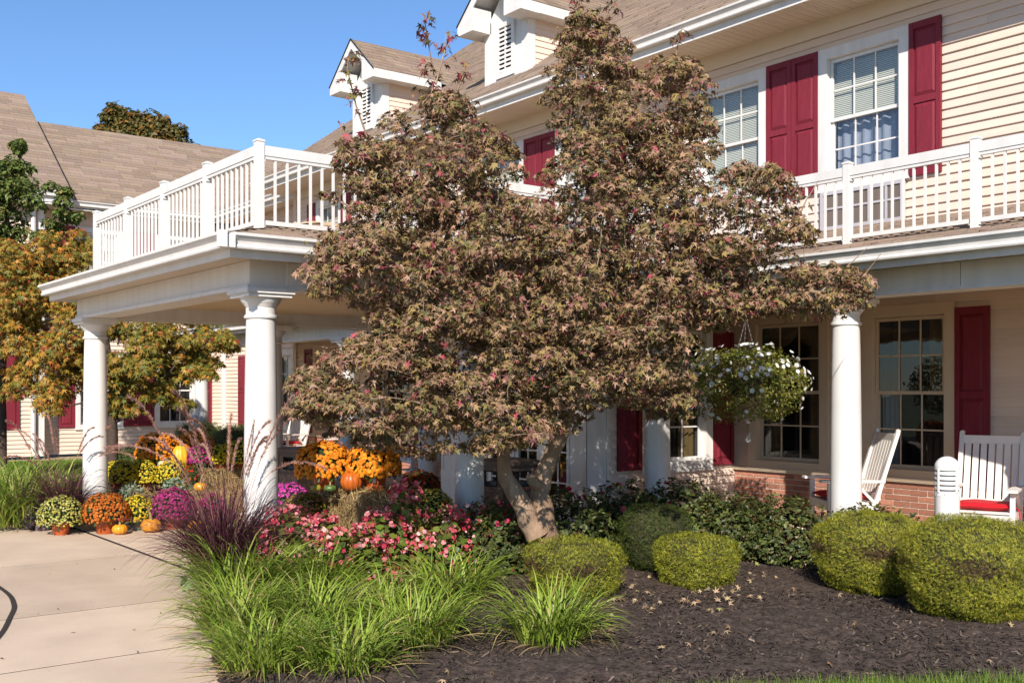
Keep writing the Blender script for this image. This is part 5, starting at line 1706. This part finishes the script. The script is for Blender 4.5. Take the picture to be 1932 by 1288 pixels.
mum("round yellow-green mum at the right end of the bale", 816, 10.55, .35, TERRA, .11, .15, .20, .22, PALE, [2, 1, 2, 3], 480, .022)
mum("magenta mum on the ground behind the near column", 546, 12.0, .30, TERRA, .11, .16, .20, .20, [(.55, .04, .33), (.62, .08, .42)], [1, 1], 260, .032)
mum("small yellow mum at the left end of the bale", 553, 10.6, .22, TERRA, .10, .14, .17, .17, YEL, [1, 1, 1], 200, .030)
mum("dull olive mum left of the straw bale", 575, 11.0, .3, TERRA, .11, .16, .21, .19, [(.26, .20, .03), (.34, .25, .04)], [1, 1], 320, .026)

# begonias
def begonia(label, px, d, R, H, nl, nf, bright=1.0):
    x, y = plan(px, d)
    t = thing("begonia_plant", label, "flowers", (x, y, .05), group="pink begonias in front of the bales")
    st = MB()
    for i in range(12):
        a = rng.uniform(0, 6.28); rr = R * math.sqrt(rng.random()) * .8
        st.tube([(rr * .2 * math.cos(a), rr * .2 * math.sin(a), 0), (rr * .6 * math.cos(a), rr * .6 * math.sin(a), H * .5), (rr * math.cos(a), rr * math.sin(a), H * rng.uniform(.7, .95))], [.008, .006, .003], 5)
    st.obj("stems", mat("begonia_stem", (.22, .10, .04), .5), t)
    nl = int(nl * 1.6)
    U, N = dome(nl, R, R, H, .0, 2.3)
    U *= (rng.uniform(.25, 1.0, (nl, 1)) ** .45); U[:, 2] = np.maximum(U[:, 2], .03)
    leaf = (OVAL[0] * np.array((1.75, 1, 1)), OVAL[1])
    scatter("leaves", leaf, U, unit(N * .7 + np.array((.1, -.2, .5)) + rng.normal(0, .4, N.shape)), rng.uniform(.05, .095, nl),
            palette(nl, [(.11, .155, .022), (.15, .18, .028), (.19, .13, .03), (.07, .10, .02)], [3, 2, 1.2, 2], .2), LEAFW, t, unit(N * .6 + np.array((0, 0, -.5)) + rng.normal(0, .5, N.shape)))
    k = 7
    nf = int(nf * 1.45)
    U, N = dome(nf, R * 1.05, R * 1.05, H * 1.05, .05, 2.3)
    P = np.repeat(U, k, 0) + rng.normal(0, .026, (nf * k, 3))
    N = np.repeat(N, k, 0)
    pet = (np.array([(0, 0, 0), (.5, .35, .12), (.25, .9, .05), (-.25, .9, .05), (-.5, .35, .12)], float), np.array([(0, 1, 2), (0, 2, 3), (0, 3, 4)]))
    scatter("blossoms", pet, P, unit(N + rng.normal(0, .7, N.shape)), rng.uniform(.026, .050, nf * k), palette(nf * k, [(.60, .10, .13), (.70, .25, .26), (.48, .04, .07), (.78, .45, .43)], [3, 2.4, 1.8, 1.2], .15), PETAL, t)
    return t
for px, d, R, H, nl, nf, lb in ((545, 9.05, .30, .66, 200, 56, "pink begonia nearest the near column"), (610, 9.2, .29, .56, 210, 46, "pink begonia left of the straw bale front"), (672, 9.05, .29, .50, 220, 36, "lower pink begonia in front of the straw bale"),
                                (722, 9.35, .28, .60, 230, 36, "tall pink begonia with many leaves in front of the bale"), (770, 9.55, .26, .80, 220, 38, "tallest pink begonia rising above the bale top"), (838, 9.6, .28, .60, 200, 36, "deep pink begonia in half shade near the round yellow mum"),
                                (895, 9.85, .24, .55, 130, 26, "deep pink begonia in shade at the second portico column"), (975, 9.9, .2, .68, 70, 12, "single red begonia stem left of the maple trunk")):
    begonia(lb, px, d, R, H, nl, nf)
KALE = [(.20, .05, .26), (.28, .10, .36), (.12, .03, .16)]
low_plant("ornamental_kale", "small purple kale head at the walkway edge by the daylilies", 397, 9.0, .30, .055, .07, 60, KALE, [2, 1, 1], .05, OVAL)
low_plant("ornamental_kale", "green kale leaves at the walkway edge below the purple grass", 366, 9.25, .05, .10, .12, 60, [(.12, .20, .06), (.2, .28, .12)], [1, 1], .09, OVAL)
low_plant("ornamental_kale", "dull purple kale beside the far purple grass", 78, 13.25, .05, .18, .34, 220, [(.13, .08, .11), (.17, .13, .15), (.10, .12, .07)], [2, 1, 1], .10, OVAL)
low_plant("begonia_plant", "red flowers low behind the far purple grass", 152, 14.0, .05, .25, .5, 160, [(.5, .03, .06), (.06, .10, .02), (.04, .07, .02)], [1, 1, 1], .06, PETUNIA, PETAL)

# =================================================================== hanging basket
bx, by = plan(1405, 11.2)
hb = thing("hanging_basket", "hanging basket of white petunias on chains below the porch beam", "hanging basket", (bx, by, 1.78), group=None)
put("basket", MB().lathe([(.10, -.12), (.17, -.06), (.20, .06), (.205, .08), (.19, .08), (.18, .05), (.01, .04)], 28).mesh("basket", mat("dark_basket", (.05, .04, .03), .8), True), hb)
n = 6800
U, N = dome(n, .60, .58, .42, -.85, 2.2)
U[:, :2] *= (1 - .10 * np.clip(-U[:, 2:3] / .42, 0, 1))
U[:, 2] = np.where(U[:, 2] < 0, U[:, 2] * 1.0, U[:, 2] * .92)
U *= (rng.uniform(.55, 1.0, (n, 1)) ** .35) * (1 + .13 * np.sin(U[:, :1] * 11 + 2) * np.sin(U[:, 2:3] * 12 + 1) + .06 * np.sin(U[:, 1:2] * 17))
scatter("foliage", OVAL, U, unit(N + rng.normal(0, .6, N.shape)), rng.uniform(.022, .042, n), palette(n, [(.16, .175, .028), (.22, .22, .04), (.105, .12, .022), (.26, .2, .06)], [3, 2.5, 2, .6], .2), LEAF, hb, unit(N + np.array((0, 0, -.3)) + rng.normal(0, .5, N.shape)))
n = 420
U, N = dome(n, .615, .60, .43, -.85, 2.2)
U *= 1 + .11 * np.sin(U[:, :1] * 11 + 2) * np.sin(U[:, 2:3] * 12 + 1)
cam_dir = unit(np.array((0 - bx, 0 - by, .6)))
keep = rng.random(n) < .30 + .45 * (U[:, 2] > .05) + .3 * np.sin(U[:, 0] * 9 + U[:, 1] * 7)
U, N = U[keep], N[keep]
scatter("blossoms", PETUNIA, U + N * .015, unit(N + rng.normal(0, .35, N.shape)), rng.uniform(.036, .066, len(U)), palette(len(U), [(.80, .80, .76), (.74, .76, .68)], [3, 1], .05), PETAL, hb)
ch = MB()
top = Vector((0.02, .0, 2.62 - 1.78))
for a in (0.3, 2.4, 4.5):
    b_ = Vector((.19 * math.cos(a), .19 * math.sin(a), .08))
    t_ = top - Vector((0, 0, .12))
    k = 26
    for i in range(k):
        p0, p1 = b_.lerp(t_, i / k), b_.lerp(t_, (i + .8) / k)
        ch.bar(p0, p1, .010 if i % 2 else .003, .003 if i % 2 else .010)
ch.tube([top, top - Vector((0, 0, .06)), top - Vector((.0, 0, .12))], .004, 6)
ch.obj("chains", STEEL, hb, kind="stuff")
tail = MB().tube([(.25, -.25, -.36), (.30, -.29, -.46), (.29, -.29, -.55)], .004, 5)
tail.obj("trailing_stem", mat("petunia_stem", (.12, .14, .04), .6), hb)
scatter("trailing_blossom", PETUNIA, np.array([(.29, -.29, -.55), (.31, -.30, -.50)]), np.array([(.5, -.8, -.1), (-.3, -.8, .2)]), .062, np.array([(.80, .76, .62), (.7, .7, .6)]), PETAL, hb)

# =================================================================== bollard lights
def bollard(label, x, y, z, h=1.06, r=.098):
    t = thing("bollard_light", label, "bollard light", (x, y, z), group="white bollard lights")
    put("body", MB().lathe([(r, -.05), (r, h - .335), (r * 1.02, h - .333), (r * 1.02, h - .325), (r, h - .322), (r, h - .29)], 36).mesh("body", WHITE, True), t)
    lou = MB().lathe([(r * 1.02, 0), (r * 1.02, .012), (r * .93, .026), (r * .80, .026), (r * .80, -.004)], 36).mesh("louvre_ring", WHITE, True)
    for i in range(4):
        put("louvre_ring", lou, t, (0, 0, h - .275 + i * .041))
    put("lamp_core", MB().lathe([(r * .72, h - .30), (r * .72, h - .11)], 20).mesh("lamp_core", GREYMETAL, True), t)
    rib = MB()
    for k in range(4):
        a = math.pi / 4 + k * math.pi / 2 - 1.0
        c, s = math.cos(a), math.sin(a)
        rib.bar((r * c, r * s, h - .30), (r * c, r * s, h - .10), .014, .014, (c, s, 0))
    rib.obj("ribs", WHITE, t)
    put("dome_cap", MB().lathe([(r * 1.01, h - .115), (r * 1.01, h - .095)] + [(r * 1.01 * math.cos(q) + .0005, h - .095 + .095 * math.sin(q)) for q in np.linspace(.12, 1.55, 10)], 36).mesh("dome_cap", WHITE, True), t)
    sc = MB()
    for a in (-2.6, -1.9, -1.2):
        sc.box(r * 1.02 * math.cos(a) - .004, r * 1.02 * math.cos(a) + .004, r * 1.02 * math.sin(a) - .004, r * 1.02 * math.sin(a) + .004, h - .318, h - .308)
    sc.obj("screws", GREYMETAL, t)
    return t
x, y = plan(1787, 8.95)
bollard("white louvred bollard light between the two rocking chairs", x, y, .05, 1.13, .10)
x, y = plan(367, 20.8)
bollard("small white bollard light beside the far porch column", x, y, .04, 1.2, .10)
x, y = plan(52, 12.95)
t = thing("path_light", "tiny black landscape spotlight at the bed edge by the walkway", "path light", (x, y, .03))
MB().tube([(0, 0, 0), (0, 0, .05)], .008, 6).obj("stake", DARK, t)
MB().tube([(-.03, 0, .05), (.03, 0, .06)], [.022, .03], 10).obj("lamp_head", DARK, t, smooth=True)

# =================================================================== rocking chairs
def chair_proto():
    t = thing("rocking_chair", "x", "rocking chair")
    Wd, sd = .58, .52
    P = WHITE_WEATHERED
    lean = .28
    def back(z):  # y of the back plane at height z above the seat
        return .22 + (z - .40) * lean
    for s in (-1, 1):
        x = s * (Wd / 2 - .0)
        MB().bar((x, back(.05) - .04, .07), (x, back(1.16), 1.16), .045, .04, (0, 1, 0)).obj("back_post", P, t)
        put("finial", MB().lathe([(.022, 0), (.028, .012), (.024, .03), (.004, .04)], 12).mesh("finial", P, True), t, (x, back(1.16) + .005, 1.155))
        MB().bar((x, -.30, .07), (x, -.30, .62), .045, .045, (0, 1, 0)).obj("front_leg", P, t)
        a = MB()
        a.add([(x - .055, -.40, .63), (x + .055, -.40, .63), (x + .05, -.1, .635), (x + .035, back(.64), .625), (x - .035, back(.64), .625), (x - .05, -.1, .635),
               (x - .055, -.40, .655), (x + .055, -.40, .655), (x + .05, -.1, .66), (x + .035, back(.64), .65), (x - .035, back(.64), .65), (x - .05, -.1, .66)],
              [(5, 4, 3, 2, 1, 0), (6, 7, 8, 9, 10, 11)] + [(i, (i + 1) % 6, 6 + (i + 1) % 6, 6 + i) for i in range(6)])
        a.obj("armrest", P, t)
        r = MB()
        pts = []
        for k in range(13):
            yy = -.48 + 1.06 * k / 12
            pts.append((x, yy, .02 + .20 * (yy - .0) ** 2))
        for k in range(12):
            r.bar(pts[k], pts[k + 1], .032, .042, (0, 0, 1))
        r.obj("rocker", P, t)
        MB().bar((x, -.28, .39), (x, back(.40), .37), .03, .07, (0, 0, 1)).obj("side_rail", P, t)
        MB().bar((x, -.28, .20), (x, back(.2), .20), .025, .025).obj("side_stretcher", P, t)
        MB().bar((x, -.02, .62), (x, back(.45) - .06, .42), .028, .028).obj("arm_brace", P, t)
    MB().bar((-Wd / 2, -.30, .38), (Wd / 2, -.30, .38), .03, .09).obj("front_rail", P, t)
    sm = MB().box(-Wd / 2 + .02, Wd / 2 - .02, -.038, .038, -.009, .009).mesh("seat_slat", P)
    for i in range(6):
        yy = -.30 + i * .088
        put("seat_slat", sm, t, (0, yy, .425 - .02 * i / 5))
    MB().bar((-Wd / 2 + .02, back(1.10), 1.10), (Wd / 2 - .02, back(1.10), 1.10), .03, .085, (0, 0, 1)).obj("top_rail", P, t)
    MB().bar((-Wd / 2 + .02, back(.47), .47), (Wd / 2 - .02, back(.47), .47), .03, .07, (0, 0, 1)).obj("lower_back_rail", P, t)
    for i in range(7):
        x = -Wd / 2 + .065 + i * (Wd - .13) / 6
        MB().bar((x, back(.49), .49), (x, back(1.07), 1.07), .058, .014, (0, 1, 0)).obj("back_slat", P, t)
    MB().bar((-Wd / 2, -.30, .20), (Wd / 2, -.30, .20), .022, .022).obj("front_stretcher", P, t)
    c = MB()
    n, mth = 12, 8
    vs, fs = [], []
    for sgn in (0, 1):
        for j in range(mth + 1):
            for i in range(n + 1):
                u, v = i / n * 2 - 1, j / mth * 2 - 1
                e = max(0.0, (1 - abs(u) ** 6)) ** .5 * max(0.0, (1 - abs(v) ** 6)) ** .5
                vs.append((u * .265, -.08 + v * .235, .475 + (1 if sgn else -1) * .036 * e + .004 * math.sin(u * 5) * math.cos(v * 4)))
    for sgn in (0, 1):
        o = sgn * (n + 1) * (mth + 1)
        for j in range(mth):
            for i in range(n):
                k = o + j * (n + 1) + i
                fs.append((k, k + 1, k + n + 2, k + n + 1))
    c.add(vs, fs)
    co = c.obj("cushion", RED, t, smooth=True)
    ties = MB().tube([(.26, -.02, .47), (.32, -.10, .44), (.33, -.14, .36)], .008, 5).tube([(-.26, .13, .47), (-.31, .15, .44), (-.32, .14, .36)], .008, 5)
    ties.obj("cushion_ties", RED, co)
    return t
ch0 = chair_proto()
for i, (x, y, rz, lb) in enumerate(((-6.92, 9.95, -.62, "white rocking chair with red cushion half hidden by the porch column"), (-5.50, 10.2, .34, "white rocking chair with red cushion at the right edge beside the burgundy shutter"),
                                    (-21.0, 10.1, .3, "far white rocking chair with red cushion below the end of the far porch"), (-18.3, 10.1, .1, "white rocking chair with red cushion behind the orange mums"), (-15.7, 10.1, -.2, "white rocking chair in shade under the far porch, right of the big mums"))):
    c = ch0 if i == 0 else copy_tree(ch0)
    c.location = (x, y, .125)
    c.rotation_euler = (0, 0, rz)
    tag(c, lb, "rocking chair", "white porch rocking chairs")

# =================================================================== waste bins
def bin_(label, x, y, z, rz, w=.52, h=.95):
    t = thing("waste_bin", label, "waste bin", (x, y, z), rotz=rz, group="pebble panelled waste bins")
    b = MB()
    q = w / 2
    for sx in (-1, 1):
        for sy in (-1, 1):
            b.box(sx * q - (.03 if sx > 0 else 0), sx * q + (.03 if sx < 0 else 0), sy * q - (.03 if sy > 0 else 0), sy * q + (.03 if sy < 0 else 0), 0, h - .05)
    b.box(-q + .03, q - .03, -q + .004, q - .004, h - .09, h - .05).box(-q + .03, q - .03, -q + .004, q - .004, 0, .06)
    b.box(-q + .03, q - .03, -q + .004, q - .004, .60, .63)
    b.obj("frame", BRONZE, t)
    for k in range(4):
        MB().box(-q + .03, q - .03, -q + .008, -q + .03, .06, .60).obj("pebble_panel", STONE, t, rotz=k * math.pi / 2)
        p = MB()
        a0, a1, z0, z1 = -q + .03, q - .03, .63, h - .09
        m0, m1, w0, w1 = -.13, .13, .66, h - .115
        yv = -q + .012
        p.box(a0, m0, yv, yv + .02, z0, z1).box(m1, a1, yv, yv + .02, z0, z1).box(m0, m1, yv, yv + .02, z0, w0).box(m0, m1, yv, yv + .02, w1, z1)
        p.obj("opening_panel", STONE, t, rotz=k * math.pi / 2)
        r = MB()
        r.box(m0, m0 + .015, yv - .006, yv + .0, w0, w1).box(m1 - .015, m1, yv - .006, yv, w0, w1).box(m0 + .015, m1 - .015, yv - .006, yv, w0, w0 + .015).box(m0 + .015, m1 - .015, yv - .006, yv, w1 - .015, w1)
        r.obj("opening_rim", DARK, t, rotz=k * math.pi / 2)
    MB().box(-q + .06, q - .06, -q + .06, q - .06, .05, .70).obj("inner_drum", mat("grey_liner", (.10, .10, .11), .5), t)
    lid = MB().add([(-q - .02, -q - .02, h - .05), (q + .02, -q - .02, h - .05), (q + .02, q + .02, h - .05), (-q - .02, q + .02, h - .05), (-q - .02, -q - .02, h - .01), (q + .02, -q - .02, h - .01), (q + .02, q + .02, h - .01), (-q - .02, q + .02, h - .01),
                    (-q * .8, -q * .8, h + .01), (q * .8, -q * .8, h + .01), (q * .8, q * .8, h + .01), (-q * .8, q * .8, h + .01)],
                   [(0, 3, 2, 1), (0, 1, 5, 4), (1, 2, 6, 5), (2, 3, 7, 6), (3, 0, 4, 7), (4, 5, 9, 8), (5, 6, 10, 9), (6, 7, 11, 10), (7, 4, 8, 11), (8, 9, 10, 11)])
    lid.obj("lid", BRONZE, t)
    return t
x, y = plan(958, 12.0)
bin_("brown pebble panelled waste bin beside the entrance doors, behind the maple trunk", x, y, 0, .0)
x, y = plan(574, 14.4)
bin_("brown pebble panelled waste bin behind the left big orange mum", x, y, 0, .1)
